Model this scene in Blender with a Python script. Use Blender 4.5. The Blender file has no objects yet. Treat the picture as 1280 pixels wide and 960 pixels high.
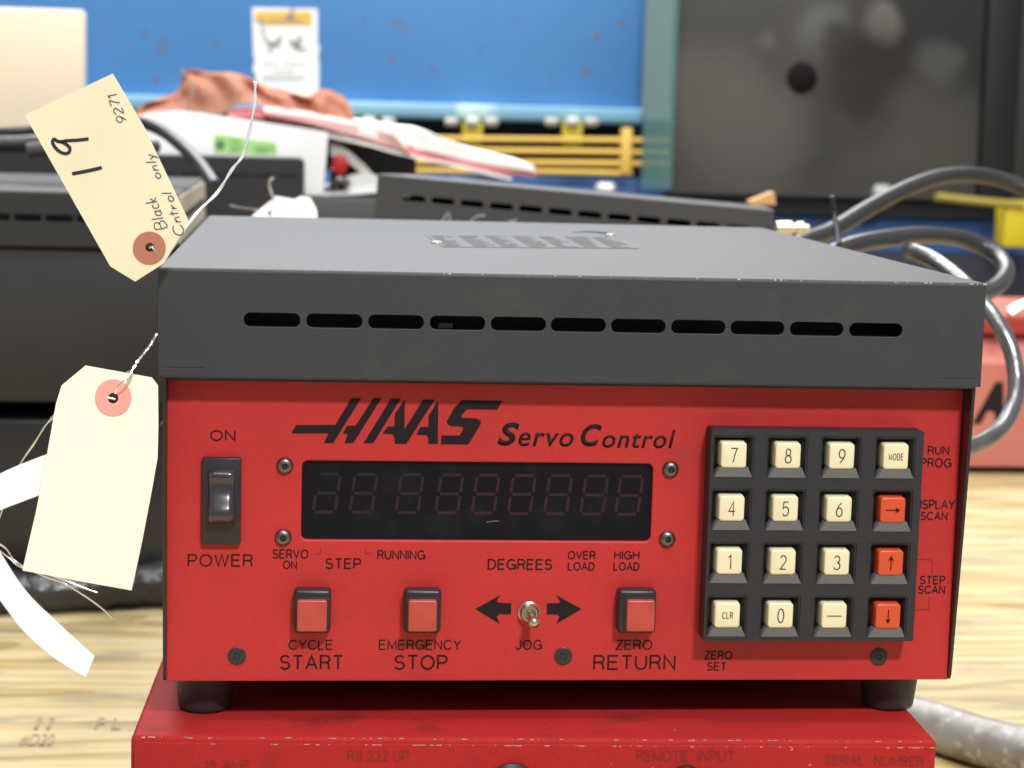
import bpy, bmesh, math, random
from mathutils import Vector, Matrix, noise
random.seed(7)
S = bpy.context.scene
COL = S.collection
R_ = math.radians

# ------------------------------------------------------------------ camera
CX, CY, CZ = 0.050823, -0.714809, 0.054958
PIT, YAW, ROL, FPX = 0.131269, 0.104621, 0.027314, 2500.0
fw = Vector((math.sin(YAW)*math.cos(PIT), math.cos(YAW)*math.cos(PIT), -math.sin(PIT)))
rt0 = fw.cross(Vector((0, 0, 1))).normalized(); up0 = rt0.cross(fw)
rt = rt0*math.cos(ROL)+up0*math.sin(ROL); up = -rt0*math.sin(ROL)+up0*math.cos(ROL)
CAM = Vector((CX, CY, CZ))
cd = bpy.data.cameras.new('camera'); cam = bpy.data.objects.new('camera', cd); COL.objects.link(cam)
m = Matrix((rt, up, -fw)).transposed().to_4x4(); m.translation = CAM
cam.matrix_world = m
cd.sensor_width = 36; cd.lens = FPX/1280*36; cd.clip_end = 100; cd.clip_start = .01
cd.dof.use_dof = True; cd.dof.focus_distance = 0.73; cd.dof.aperture_fstop = 19; cd.dof.aperture_blades = 0
S.camera = cam

# ------------------------------------------------------------------ light
W_ = bpy.data.worlds.new('World'); S.world = W_; W_.use_nodes = True
bg = W_.node_tree.nodes['Background']; bg.inputs[0].default_value = (.95, .98, 1, 1); bg.inputs[1].default_value = .33

def lamp(name, loc, target, sx, sy, power, col):
    l = bpy.data.lights.new(name, 'AREA'); l.shape = 'RECTANGLE'; l.size = sx; l.size_y = sy; l.energy = power; l.color = col
    o = bpy.data.objects.new(name, l); COL.objects.link(o); o.location = loc
    o.rotation_euler = (Vector(target)-Vector(loc)).to_track_quat('-Z', 'Y').to_euler()
    return o
lamp('lamp_main', (.55, -1.75, 1.65), (.15, 0, 0), .30, .15, 55, (1, .99, .97))
lamp('lamp_second', (-.1, -.6, 2.2), (.15, .3, 0), 1.2, .25, 20, (1, .98, .95))
lamp('lid_sheen_light', (.2, 2.45, 1.55), (.15, .2, 0), 2.2, .7, 66, (1, .99, .97))  # added out of view to put a grazing sheen on the lid
lamp('lamp_bench', (.1, .35, 2.4), (.1, 1.2, 0), 1.8, .4, 44, (1, .99, .97))
lamp('lamp_machine', (.0, 1.4, 2.7), (.1, 2.9, .3), 1.6, .4, 42, (1, .99, .97))
S.view_settings.view_transform = 'Standard'; S.view_settings.look = 'None'
S.view_settings.exposure = 0; S.view_settings.gamma = 1
S.cycles.max_bounces = 6

# ------------------------------------------------------------------ helpers
def ray(px, py):
    return (fw*FPX+rt*(px-640)-up*(py-480)).normalized()
def P(px, py, Y):
    d = ray(px, py); return CAM+d*((Y-CY)/d.y)
def PZ(px, py, Z):
    d = ray(px, py); return CAM+d*((Z-CZ)/d.z)
def PP(px, py, o, n):
    d = ray(px, py); o = Vector(o); n = Vector(n); return CAM+d*((o-CAM).dot(n)/d.dot(n))

def mat(name, col, rough=.5, metal=0, bump=None, var=None, spec=.5, coat=0, alpha=1, extra=None):
    M = bpy.data.materials.new(name); M.use_nodes = True; nt = M.node_tree; b = nt.nodes['Principled BSDF']
    b.inputs['Base Color'].default_value = (*col, 1); b.inputs['Roughness'].default_value = rough
    b.inputs['Metallic'].default_value = metal; b.inputs['Specular IOR Level'].default_value = spec
    b.inputs['Coat Weight'].default_value = coat; b.inputs['Alpha'].default_value = alpha
    tc = nt.nodes.new('ShaderNodeTexCoord')
    geo = nt.nodes.new('ShaderNodeNewGeometry')
    if bump:
        n = nt.nodes.new('ShaderNodeTexNoise'); n.inputs['Scale'].default_value = bump[0]; n.inputs['Detail'].default_value = 3
        nt.links.new(geo.outputs['Position'], n.inputs['Vector'])
        k = nt.nodes.new('ShaderNodeBump'); k.inputs['Strength'].default_value = bump[1]; k.inputs['Distance'].default_value = bump[2] if len(bump) > 2 else .0003
        nt.links.new(n.outputs['Fac'], k.inputs['Height']); nt.links.new(k.outputs['Normal'], b.inputs['Normal'])
    if var:   # list of (scale, low, high, colour, stretch)
        last = None
        for (sc, lo, hi, c2, st) in var:
            mp = nt.nodes.new('ShaderNodeMapping'); mp.inputs['Scale'].default_value = st
            nt.links.new(geo.outputs['Position'], mp.inputs['Vector'])
            n = nt.nodes.new('ShaderNodeTexNoise'); n.inputs['Scale'].default_value = sc; n.inputs['Detail'].default_value = 4
            nt.links.new(mp.outputs[0], n.inputs['Vector'])
            r = nt.nodes.new('ShaderNodeMapRange'); r.inputs[1].default_value = lo; r.inputs[2].default_value = hi
            nt.links.new(n.outputs['Fac'], r.inputs[0])
            mx = nt.nodes.new('ShaderNodeMix'); mx.data_type = 'RGBA'
            nt.links.new(r.outputs[0], mx.inputs[0])
            if last: nt.links.new(last, mx.inputs[6])
            else: mx.inputs[6].default_value = (*col, 1)
            mx.inputs[7].default_value = (*c2, 1); last = mx.outputs[2]
        nt.links.new(last, b.inputs['Base Color'])
    return M
ONE = (1, 1, 1)
charcoal = mat('charcoal_powder_coat', (.027, .030, .035), .6, 0, (1500, .35, .0004), [(1300, .45, .75, (.038, .041, .046), ONE), (14, .45, .8, (.034, .037, .041), ONE), (45, .58, .75, (.042, .042, .043), (1, 1, 1)), (420, .755, .79, (.3, .3, .3), ONE)], spec=.5)
charcoal2 = mat('charcoal_dull', (.014, .0145, .016), .6, 0, (900, .3, .0004), [(9, .4, .8, (.021, .021, .023), ONE)], spec=.5)
blackpaint = mat('black_paint', (.018, .018, .02), .42, 0, (1200, .25, .0003))
redpaint = mat('red_paint', (.50, .025, .024), .5, 0, (1700, .32, .0003), [(1100, .35, .8, (.42, .023, .022), ONE), (16, .5, .85, (.39, .024, .024), ONE), (70, .66, .8, (.36, .03, .028), ONE), (500, .77, .80, (.30, .10, .08), ONE)], spec=.4)
ink = mat('black_ink', (.014, .009, .012), .6, 0, None, [(2500, .6, .9, (.05, .012, .012), ONE)], spec=.2)
inkred = mat('faded_ink', (.20, .012, .010), .5, 0)
inkfaint = mat('faint_line_ink', (.22, .014, .012), .5)
glass = mat('tinted_display', (.006, .005, .008), .22, 0, None, [(70, .5, .8, (.013, .012, .016), ONE)], spec=.28)
segm = mat('unlit_segment', (.024, .003, .008), .4)
segm2 = mat('unlit_segment_faint', (.015, .003, .007), .4)
plastic = mat('black_plastic', (.017, .016, .021), .38, 0, (1500, .2, .0003))
padplastic = mat('keypad_plastic', (.013, .0135, .018), .55, 0, (2000, .5, .0004), [(2500, .3, .8, (.022, .023, .029), ONE)])
rocker_m = mat('glossy_rocker', (.03, .026, .032), .26, coat=.6)
cream = mat('cream_key', (.78, .71, .48), .45, 0, None, [(60, .4, .8, (.72, .66, .43), ONE)])
orange = mat('orange_key', (.60, .075, .025), .35)
caplens = mat('button_lens', (.46, .065, .045), .35, 0, None, [(150, .4, .8, (.38, .052, .036), ONE)])
steel = mat('steel', (.55, .53, .50), .28, 1, (900, .2, .0002))
darksteel = mat('dark_steel', (.18, .17, .17), .38, 1, (900, .2, .0002))
blacksteel = mat('black_oxide', (.040, .038, .039), .4, .4)
rubber = mat('rubber', (.022, .023, .027), .55, 0, (600, .3, .0003))
manila = mat('manila_card', (.79, .71, .50), .8, 0, (400, .15, .0003), [(35, .45, .8, (.74, .66, .45), ONE)], spec=.2)
manila2 = mat('manila_card_pale', (.79, .72, .55), .8, 0, (400, .15, .0003), [(45, .5, .85, (.76, .70, .53), ONE), (130, .68, .8, (.64, .59, .47), ONE)], spec=.2)
ring_m = mat('eyelet_ring', (.42, .16, .10), .8)
ring_m2 = mat('eyelet_ring_pink', (.66, .27, .21), .8)
pen = mat('pen_ink', (.05, .05, .13), .5)
marker = mat('marker_ink', (.018, .014, .03), .5)
wire_m = mat('tie_wire', (.85, .85, .84), .22, 1)
wirew = mat('white_wire', (.8, .82, .9), .35, .3)
paperw = mat('white_paper', (.95, .95, .95), .8, spec=.2)

def link(name, me, mt, parent=None):
    o = bpy.data.objects.new(name, me); COL.objects.link(o)
    if mt and not me.materials: me.materials.append(mt)
    return o
MW = {}
def thing(name, label, cat, loc=(0, 0, 0), rz=0, group=None):
    o = bpy.data.objects.new(name, None); COL.objects.link(o); o.empty_display_size = .02
    o.location = loc; o.rotation_euler = (0, 0, rz); o['label'] = label; o['category'] = cat
    if group: o['group'] = group
    MW[o.name] = Matrix.Translation(loc) @ Matrix.Rotation(rz, 4, 'Z')
    return o
def tag(o, label, cat, group=None):
    o['label'] = label; o['category'] = cat
    if group: o['group'] = group
    return o
def part(name, bm, mt, parent=None, local=False, smooth=True, angle=35):
    """bm in world coordinates (or parent-local when local)."""
    me = bpy.data.meshes.new(name)
    if parent is not None and not local:
        bm.transform(MW[parent.name].inverted())
    vs = [v.co for v in bm.verts]
    lo = Vector([min(v[i] for v in vs) for i in range(3)]); hi = Vector([max(v[i] for v in vs) for i in range(3)])
    c = (lo+hi)/2
    if parent is None: c.z = lo.z
    bm.transform(Matrix.Translation(-c))
    bmesh.ops.recalc_face_normals(bm, faces=bm.faces) if not getattr(bm, 'keep', None) else None
    bm.to_mesh(me); bm.free()
    if smooth:
        me.shade_smooth()
        me.set_sharp_from_angle(angle=R_(angle))
    me.materials.append(mt)
    o = bpy.data.objects.new(name, me); COL.objects.link(o); o.location = c
    if parent is not None:
        o.parent = parent; MW[o.name] = MW[parent.name] @ Matrix.Translation(c)
    else: MW[o.name] = Matrix.Translation(c)
    return o
def structure(o): o['kind'] = 'structure'; return o

def box(bm, lo, hi, bev=0, seg=2):
    lo = Vector(lo); hi = Vector(hi)
    r = bmesh.ops.create_cube(bm, size=1, matrix=Matrix.Translation((lo+hi)/2) @ Matrix.Diagonal((*(hi-lo), 1)))
    if bev:
        es = set(e for v in r['verts'] for e in v.link_edges)
        bmesh.ops.bevel(bm, geom=list(es), offset=bev, segments=seg, affect='EDGES', profile=.5)
def nb(): return bmesh.new()
def boxbm(lo, hi, bev=0, seg=2):
    b = nb(); box(b, lo, hi, bev, seg); return b
def catmull(pts, n=6):
    pts = [Vector(p) for p in pts]; out = []
    for i in range(len(pts)-1):
        p0 = pts[max(i-1, 0)]; p1 = pts[i]; p2 = pts[i+1]; p3 = pts[min(i+2, len(pts)-1)]
        for k in range(n):
            t = k/n
            out.append(.5*((2*p1)+(p2-p0)*t+(2*p0-5*p1+4*p2-p3)*t*t+(3*p1-p0-3*p2+p3)*t**3))
    out.append(pts[-1]); return out
def tube(bm, pts, r, seg=10, smooth_n=6, caps=True, rf=None):
    pts = catmull(pts, smooth_n) if smooth_n else [Vector(p) for p in pts]
    nrm = None; rings = []
    for i, p in enumerate(pts):
        t = (pts[min(i+1, len(pts)-1)]-pts[max(i-1, 0)]).normalized()
        if nrm is None:
            a = Vector((0, 0, 1)) if abs(t.z) < .9 else Vector((1, 0, 0)); nrm = t.cross(a).normalized()
        nrm = (nrm-t*nrm.dot(t)).normalized(); bn = t.cross(nrm)
        rr = r*(rf(i/(len(pts)-1)) if rf else 1)
        rings.append([bm.verts.new(p+(nrm*math.cos(2*math.pi*k/seg)+bn*math.sin(2*math.pi*k/seg))*rr) for k in range(seg)])
    for a, b in zip(rings, rings[1:]):
        for k in range(seg): bm.faces.new((a[k], a[(k+1) % seg], b[(k+1) % seg], b[k]))
    if caps: bm.faces.new(rings[0][::-1]); bm.faces.new(rings[-1])
def lathe(bm, c, axis, prof, seg=28):
    """prof: list of (radius, distance along axis)"""
    c = Vector(c); ax = Vector(axis).normalized(); a = Vector((1, 0, 0)) if abs(ax.x) < .9 else Vector((0, 0, 1))
    u = ax.cross(a).normalized(); w = ax.cross(u); rings = []
    for (r, h) in prof:
        if r <= 1e-7: rings.append([bm.verts.new(c+ax*h)])
        else: rings.append([bm.verts.new(c+ax*h+(u*math.cos(2*math.pi*k/seg)+w*math.sin(2*math.pi*k/seg))*r) for k in range(seg)])
    for a_, b_ in zip(rings, rings[1:]):
        for k in range(seg):
            k2 = (k+1) % seg
            vs = [a_[k % len(a_)], a_[k2 % len(a_)], b_[k2 % len(b_)], b_[k % len(b_)]]
            vs = list(dict.fromkeys(vs))
            if len(vs) > 2: bm.faces.new(vs)
    if len(rings[0]) > 1: bm.faces.new(rings[0][::-1])
    if len(rings[-1]) > 1: bm.faces.new(rings[-1])
DG = None
def curve_mesh(polys, depth, bevel=0):
    """polys: outlines in 2D (holes included) -> bmesh with thickness depth centred on z=0"""
    cu = bpy.data.curves.new('tmp', 'CURVE'); cu.dimensions = '2D'; cu.fill_mode = 'BOTH'; cu.extrude = max(depth/2-bevel, 0); cu.bevel_depth = bevel; cu.bevel_resolution = 1
    for pl in polys:
        sp = cu.splines.new('POLY'); sp.points.add(len(pl)-1)
        for q, p in zip(sp.points, pl): q.co = (p[0], p[1], 0, 1)
        sp.use_cyclic_u = True
    o = bpy.data.objects.new('tmp', cu); COL.objects.link(o)
    dg = bpy.context.evaluated_depsgraph_get(); me = bpy.data.meshes.new_from_object(o.evaluated_get(dg))
    bm = nb(); bm.from_mesh(me); bpy.data.objects.remove(o); bpy.data.curves.remove(cu); bpy.data.meshes.remove(me)
    return bm
def rrect(x0, y0, x1, y1, r, n=5):
    out = []
    for cx, cy, a0 in ((x1-r, y1-r, 0), (x0+r, y1-r, 90), (x0+r, y0+r, 180), (x1-r, y0+r, 270)):
        for k in range(n+1):
            a = R_(a0+90*k/n); out.append((cx+r*math.cos(a), cy+r*math.sin(a)))
    return out
def circ(x, y, r, n=24): return [(x+r*math.cos(2*math.pi*k/n), y+r*math.sin(2*math.pi*k/n)) for k in range(n)]
def toXZ(bm, Y):   # (u,v,w) -> (x=u, z=v, y=Y - w): +w towards the camera
    bm.transform(Matrix(((1, 0, 0, 0), (0, 0, -1, Y), (0, 1, 0, 0), (0, 0, 0, 1)))); return bm
def frame_on(bm, o, ux, vy):  # 2D (u,v,w) placed on an arbitrary plane
    ux = Vector(ux).normalized(); vy = Vector(vy).normalized(); n = ux.cross(vy)
    M = Matrix((ux, vy, n)).transposed().to_4x4(); M.translation = Vector(o); bm.transform(M); return bm
def text_mesh(s, off=0.0, shear=0, spacing=1.0, depth=0):
    cu = bpy.data.curves.new('txt', 'FONT'); cu.body = s; cu.size = 1; cu.offset = off; cu.shear = shear; cu.space_character = spacing; cu.resolution_u = 5
    o = bpy.data.objects.new('txt', cu); COL.objects.link(o)
    dg = bpy.context.evaluated_depsgraph_get(); me = bpy.data.meshes.new_from_object(o.evaluated_get(dg))
    bm = nb(); bm.from_mesh(me); bpy.data.objects.remove(o); bpy.data.curves.remove(cu); bpy.data.meshes.remove(me)
    return bm

def arc(cx, cy, rx, ry, a0, a1, n=10):
    return [(cx+rx*math.cos(R_(a0+(a1-a0)*k/n)), cy+ry*math.sin(R_(a0+(a1-a0)*k/n))) for k in range(n+1)]
GL = {
 'A': (.78, [[(0, 0), (.39, 1), (.78, 0)], [(.14, .34), (.64, .34)]]),
 'B': (.62, [[(0, .5), (.36, .5)]+arc(.36, .25, .26, .25, 90, -90)+[(0, 0), (0, 1), (.34, 1)]+arc(.34, .75, .23, .25, 90, -90)]),
 'C': (.78, [arc(.42, .5, .42, .5, 38, 322, 20)]),
 'D': (.72, [[(0, 0), (0, 1), (.3, 1)]+arc(.3, .5, .42, .5, 90, -90, 14)+[(0, 0)]]),
 'E': (.64, [[(.64, 1), (0, 1), (0, 0), (.64, 0)], [(.0, .53), (.58, .53)]]),
 'F': (.6, [[(.6, 1), (0, 1), (0, 0)], [(.0, .53), (.52, .53)]]),
 'G': (.82, [arc(.42, .5, .42, .5, 40, 345, 22), [(.46, .47), (.84, .47), (.84, 0)]]),
 'H': (.7, [[(0, 0), (0, 1)], [(.7, 0), (.7, 1)], [(0, .53), (.7, .53)]]),
 'I': (.0, [[(0, 0), (0, 1)]]),
 'J': (.48, [[(.48, 1), (.48, .26)]+arc(.24, .26, .24, .26, 0, -180)]),
 'K': (.66, [[(0, 0), (0, 1)], [(.64, 1), (0, .4)], [(.22, .6), (.66, 0)]]),
 'L': (.54, [[(0, 1), (0, 0), (.54, 0)]]),
 'M': (.84, [[(0, 0), (0, 1), (.42, .12), (.84, 1), (.84, 0)]]),
 'N': (.7, [[(0, 0), (0, 1), (.7, 0), (.7, 1)]]),
 'O': (.88, [arc(.44, .5, .44, .5, 90, 450, 28)]),
 'P': (.62, [[(0, 0), (0, 1), (.36, 1)]+arc(.36, .73, .27, .27, 90, -90)+[(0, .46)]]),
 'R': (.66, [[(0, 0), (0, 1), (.38, 1)]+arc(.38, .75, .26, .25, 90, -90)+[(0, .5)], [(.36, .5), (.56, .4), (.6, .12), (.66, 0)]]),
 'S': (.64, [arc(.32, .745, .29, .255, 25, 250, 12)+arc(.32, .26, .32, .26, 80, -160, 12)]),
 'T': (.66, [[(0, 1), (.66, 1)], [(.33, 1), (.33, 0)]]),
 'U': (.7, [[(0, 1), (0, .34)]+arc(.35, .34, .35, .34, 180, 360, 12)+[(.7, 1)]]),
 'V': (.74, [[(0, 1), (.37, 0), (.74, 1)]]),
 'W': (1.0, [[(0, 1), (.25, 0), (.5, 1), (.75, 0), (1.0, 1)]]),
 'Y': (.7, [[(0, 1), (.35, .44), (.7, 1)], [(.35, .44), (.35, 0)]]),
 'Z': (.62, [[(0, 1), (.62, 1), (0, 0), (.62, 0)]]),
 '0': (.56, [arc(.28, .5, .28, .5, 90, 450, 24)]),
 '1': (.26, [[(0, .8), (.24, .98), (.26, 0)]]),
 '2': (.56, [arc(.28, .72, .27, .28, 165, -30, 12)+[(.02, .02), (.56, 0)]]),
 '3': (.54, [arc(.26, .75, .24, .25, 160, -80, 12)+arc(.26, .26, .28, .26, 80, -160, 12)]),
 '4': (.6, [[(.44, 0), (.44, 1), (0, .3), (.6, .3)]]),
 '5': (.54, [[(.5, 1), (.08, 1), (.03, .52)]+arc(.26, .33, .28, .33, 125, -150, 14)]),
 '6': (.56, [[(.46, .98), (.2, .75)]+arc(.28, .31, .28, .31, 165, 525, 22)]),
 '7': (.54, [[(0, 1), (.54, 1), (.36, .6), (.2, 0)]]),
 '8': (.56, [arc(.28, .76, .22, .24, 270, 630, 18), arc(.28, .26, .28, .26, 90, 450, 20)]),
 '9': (.56, [[(.1, .02), (.36, .25)]+arc(.28, .69, .28, .31, -15, 345, 22)]),
 '#': (.6, [[(.15, 0), (.25, 1)], [(.4, 0), (.5, 1)], [(0, .33), (.6, .33)], [(.05, .68), (.62, .68)]]),
 'a': (.42, [arc(.2, .26, .2, .26, 50, 400, 12)+[(.4, .5), (.38, .1), (.46, 0)]]),
 'c': (.34, [arc(.2, .26, .2, .26, 40, 310, 10)]),
 'k': (.38, [[(0, 0), (.05, 1)], [(.36, .5), (.05, .22), (.38, 0)]]),
 'l': (.05, [[(0, 0), (.05, 1)]]),
 'n': (.38, [[(0, 0), (.02, .5), (.03, .3), (.2, .5), (.34, .42), (.36, 0)]]),
 'o': (.42, [arc(.21, .25, .21, .25, 90, 450, 14)]),
 'r': (.28, [[(0, 0), (.03, .5), (.03, .25), (.28, .48)]]),
 't': (.3, [[(.1, .9), (.1, 0)], [(0, .55), (.32, .6)]]),
 'y': (.38, [[(0, .5), (.18, .05)], [(.38, .52), (.05, -.4)]]),
}
def layout(s, gap=.28):
    out = []; x = 0
    for ch in s:
        if ch == ' ': x += .42; continue
        w_, st = GL[ch]
        for p in st: out.append([(x+a, b) for a, b in p])
        x += w_+gap
    return out, x-gap
def ribbon2d(bm, pts, hw, z):
    closed = (abs(pts[0][0]-pts[-1][0])+abs(pts[0][1]-pts[-1][1])) < 1e-7
    P_ = [Vector(p) for p in pts]
    Q = [P_[0]]
    for p in P_[1:]:
        if (p-Q[-1]).length > hw*.25: Q.append(p)
    if closed and (Q[0]-Q[-1]).length < hw*.5: Q.pop()
    n = len(Q); L_ = []; 
    for i in range(n):
        a = Q[(i-1) % n] if closed or i > 0 else None; b = Q[(i+1) % n] if closed or i < n-1 else None
        d0 = (Q[i]-a).normalized() if a is not None else None; d1 = (b-Q[i]).normalized() if b is not None else None
        if d0 is None: d0 = d1
        if d1 is None: d1 = d0
        n0 = Vector((-d0.y, d0.x)); n1 = Vector((-d1.y, d1.x)); m_ = n0+n1
        m_ = m_.normalized() if m_.length > 1e-4 else n0
        k = hw/max(m_.dot(n0), .45)
        L_.append((bm.verts.new((*(Q[i]+m_*k), z)), bm.verts.new((*(Q[i]-m_*k), z))))
    for i in range(n if closed else n-1):
        a, b = L_[i], L_[(i+1) % n]; bm.faces.new((a[0], b[0], b[1], a[1]))
def stroke_text(s, x0, x1, z0, z1, hw, gap=.28, wv=True):
    st, wt = layout(s, gap); bm = nb(); x0 += hw; x1 -= hw; z0 += hw; z1 -= hw
    for i, p in enumerate(st):
        ribbon2d(bm, [(x0+(x1-x0)*(a/wt if wt else .5), z0+(z1-z0)*b) for a, b in p], hw, (i % 5)*.000015)
    return bm
def fit2d(bm, x0, x1, y0, y1):
    vs = [v.co for v in bm.verts]; a0 = min(v.x for v in vs); a1 = max(v.x for v in vs); b0 = min(v.y for v in vs); b1 = max(v.y for v in vs)
    for v in bm.verts:
        v.co.x = x0+(v.co.x-a0)/(a1-a0)*(x1-x0); v.co.y = y0+(v.co.y-b0)/(b1-b0)*(y1-y0)
    return bm
def solid(bm, t):   # give a flat 2D mesh a small thickness
    r = bmesh.ops.extrude_face_region(bm, geom=list(bm.faces))
    for g in r['geom']:
        if isinstance(g, bmesh.types.BMVert): g.co.z += t
    return bm
def lettering(s, px0, px1, py0, py1, Y, parent, mt=ink, off=0.0, shear=0, spacing=1.12, name='lettering', hw=None, PF_=None):
    """word fitted on the plane y=Y to pixel box"""
    xm, ym = (px0+px1)/2, (py0+py1)/2
    F_ = PF_ or P
    x0 = F_(px0, ym, Y).x; x1 = F_(px1, ym, Y).x; z1 = F_(xm, py0, Y).z; z0 = F_(xm, py1, Y).z
    if hw: bm = stroke_text(s, x0, x1, z0, z1, hw)
    else: bm = fit2d(text_mesh(s, off, shear, spacing), x0, x1, z0, z1); solid(bm, .00012)
    return part(name, toXZ(bm, Y-.00006), mt, parent, smooth=False)
def poly_px(pl, Y, depth=.0002, bevel=0):
    pts = [P(x, y, Y) for x, y in pl]
    return toXZ(curve_mesh([[(p.x, p.z) for p in pts]], depth, bevel), Y)
def quad(bm, *ps):
    bm.faces.new([bm.verts.new(Vector(p)) for p in ps])

W, D, HC, H = .30, .3673, .0385, .1531
FOOT = .0168
YP = .0105                 # plane of the red front panel
ZL = -(H+FOOT)             # top of the lower red unit
ZB = -.312                 # bench top

# ================================================================== setting: floor
structure(part('floor', boxbm((-6, -4, -1.25), (6, 8, -1.2)), mat('concrete', (.25, .24, .23), .8, 0, (30, .3, .002), [(3, .3, .8, (.18, .18, .17), ONE)]), smooth=False))

# ================================================================== bench of planks
def wood_mat():
    M = bpy.data.materials.new('pine_plank'); M.use_nodes = True; nt = M.node_tree; b = nt.nodes['Principled BSDF']; L = nt.links.new
    geo = nt.nodes.new('ShaderNodeNewGeometry'); oi = nt.nodes.new('ShaderNodeObjectInfo')
    off = nt.nodes.new('ShaderNodeVectorMath'); off.operation = 'SCALE'; off.inputs['Scale'].default_value = 3
    comb = nt.nodes.new('ShaderNodeCombineXYZ'); L(oi.outputs['Random'], comb.inputs[0]); L(oi.outputs['Random'], comb.inputs[2]); L(comb.outputs[0], off.inputs[0])
    add = nt.nodes.new('ShaderNodeVectorMath'); L(geo.outputs['Position'], add.inputs[0]); L(off.outputs[0], add.inputs[1])
    mp = nt.nodes.new('ShaderNodeMapping'); mp.inputs['Scale'].default_value = (.16, 1, 1); L(add.outputs[0], mp.inputs[0])
    n0 = nt.nodes.new('ShaderNodeTexNoise'); n0.inputs['Scale'].default_value = 9; n0.inputs['Detail'].default_value = 2; L(mp.outputs[0], n0.inputs['Vector'])
    # contour rings of a smooth field read as cathedral grain
    mul = nt.nodes.new('ShaderNodeMath'); mul.operation = 'MULTIPLY'; mul.inputs[1].default_value = 9; L(n0.outputs['Fac'], mul.inputs[0])
    fr = nt.nodes.new('ShaderNodeMath'); fr.operation = 'FRACT'; L(mul.outputs[0], fr.inputs[0])
    cr = nt.nodes.new('ShaderNodeValToRGB'); L(fr.outputs[0], cr.inputs[0])
    e = cr.color_ramp.elements; e[0].position = 0; e[0].color = (.60, .48, .25, 1); e[1].position = 1; e[1].color = (.40, .28, .12, 1)
    x = cr.color_ramp.elements.new(.55); x.color = (.64, .54, .32, 1)
    x = cr.color_ramp.elements.new(.85); x.color = (.54, .42, .20, 1)
    n1 = nt.nodes.new('ShaderNodeTexNoise'); n1.inputs['Scale'].default_value = 60; n1.inputs['Detail'].default_value = 5
    mp1 = nt.nodes.new('ShaderNodeMapping'); mp1.inputs['Scale'].default_value = (.05, 1, 1); L(add.outputs[0], mp1.inputs[0]); L(mp1.outputs[0], n1.inputs['Vector'])
    r1 = nt.nodes.new('ShaderNodeMapRange'); r1.inputs[1].default_value = .42; r1.inputs[2].default_value = .68; L(n1.outputs['Fac'], r1.inputs[0])
    m1 = nt.nodes.new('ShaderNodeMix'); m1.data_type = 'RGBA'; m1.blend_type = 'MULTIPLY'; L(r1.outputs[0], m1.inputs[0]); L(cr.outputs[0], m1.inputs[6]); m1.inputs[7].default_value = (.74, .67, .52, 1)
    # grey grime streaks
    mp2 = nt.nodes.new('ShaderNodeMapping'); mp2.inputs['Scale'].default_value = (.3, 1, 1); L(add.outputs[0], mp2.inputs[0])
    n2 = nt.nodes.new('ShaderNodeTexNoise'); n2.inputs['Scale'].default_value = 34; n2.inputs['Detail'].default_value = 6; n2.inputs['Roughness'].default_value = .65; L(mp2.outputs[0], n2.inputs['Vector'])
    r2 = nt.nodes.new('ShaderNodeMapRange'); r2.inputs[1].default_value = .51; r2.inputs[2].default_value = .66; L(n2.outputs['Fac'], r2.inputs[0])
    m2 = nt.nodes.new('ShaderNodeMix'); m2.data_type = 'RGBA'; L(r2.outputs[0], m2.inputs[0]); L(m1.outputs[2], m2.inputs[6]); m2.inputs[7].default_value = (.24, .22, .15, 1)
    mr = nt.nodes.new('ShaderNodeMath'); mr.operation = 'MULTIPLY'; mr.inputs[1].default_value = .7; L(r2.outputs[0], mr.inputs[0]); L(mr.outputs[0], m2.inputs[0])
    L(m2.outputs[2], b.inputs['Base Color']); b.inputs['Roughness'].default_value = .5
    k = nt.nodes.new('ShaderNodeBump'); k.inputs['Strength'].default_value = .3; k.inputs['Distance'].default_value = .001; L(n1.outputs['Fac'], k.inputs['Height']); L(k.outputs[0], b.inputs['Normal'])
    return M
wood = wood_mat()
bench = thing('workbench', 'pale pine workbench top of long boards with dark grime streaks under all the control boxes', 'workbench', (.2, .55, -1.2))
seams = [-.66, -.51, -.375, -.235, -.09, .055, .2, .335, .475, .605, .72, .865, 1.0, 1.145, 1.28, 1.42, 1.56, 1.70, 1.84]
for a, b in zip(seams, seams[1:]):
    part('plank', boxbm((-1.3, a+.0007, ZB-.04), (1.7, b-.0007, ZB-random.random()*.0008), .0012), wood, bench, smooth=False)
for x in (-1.2, 1.56):
    for y in (-.6, 1.7):
        part('leg', boxbm((x, y, -1.2), (x+.09, y+.09, ZB-.04), .003), wood, bench, smooth=False)
# printed mill stamp on the board, faint
for i, (s, x0, x1, y0, y1) in enumerate((('#D20', 22, 64, 918, 934), ('II', 42, 62, 898, 912), ('F L', 118, 150, 898, 912))):
    a = PZ(x0, y1, ZB); b = PZ(x1, y1, ZB); c = PZ(x0, y0, ZB)
    bm = fit2d(text_mesh(s, -.01), 0, b.x-a.x, 0, c.y-a.y); solid(bm, .0001)
    bm.transform(Matrix.Translation((a.x, a.y, ZB+.0003)))
    part('lettering', bm, mat('faint_stamp_ink%d' % i, (.40, .32, .22), .8), bench, smooth=False)

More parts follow.
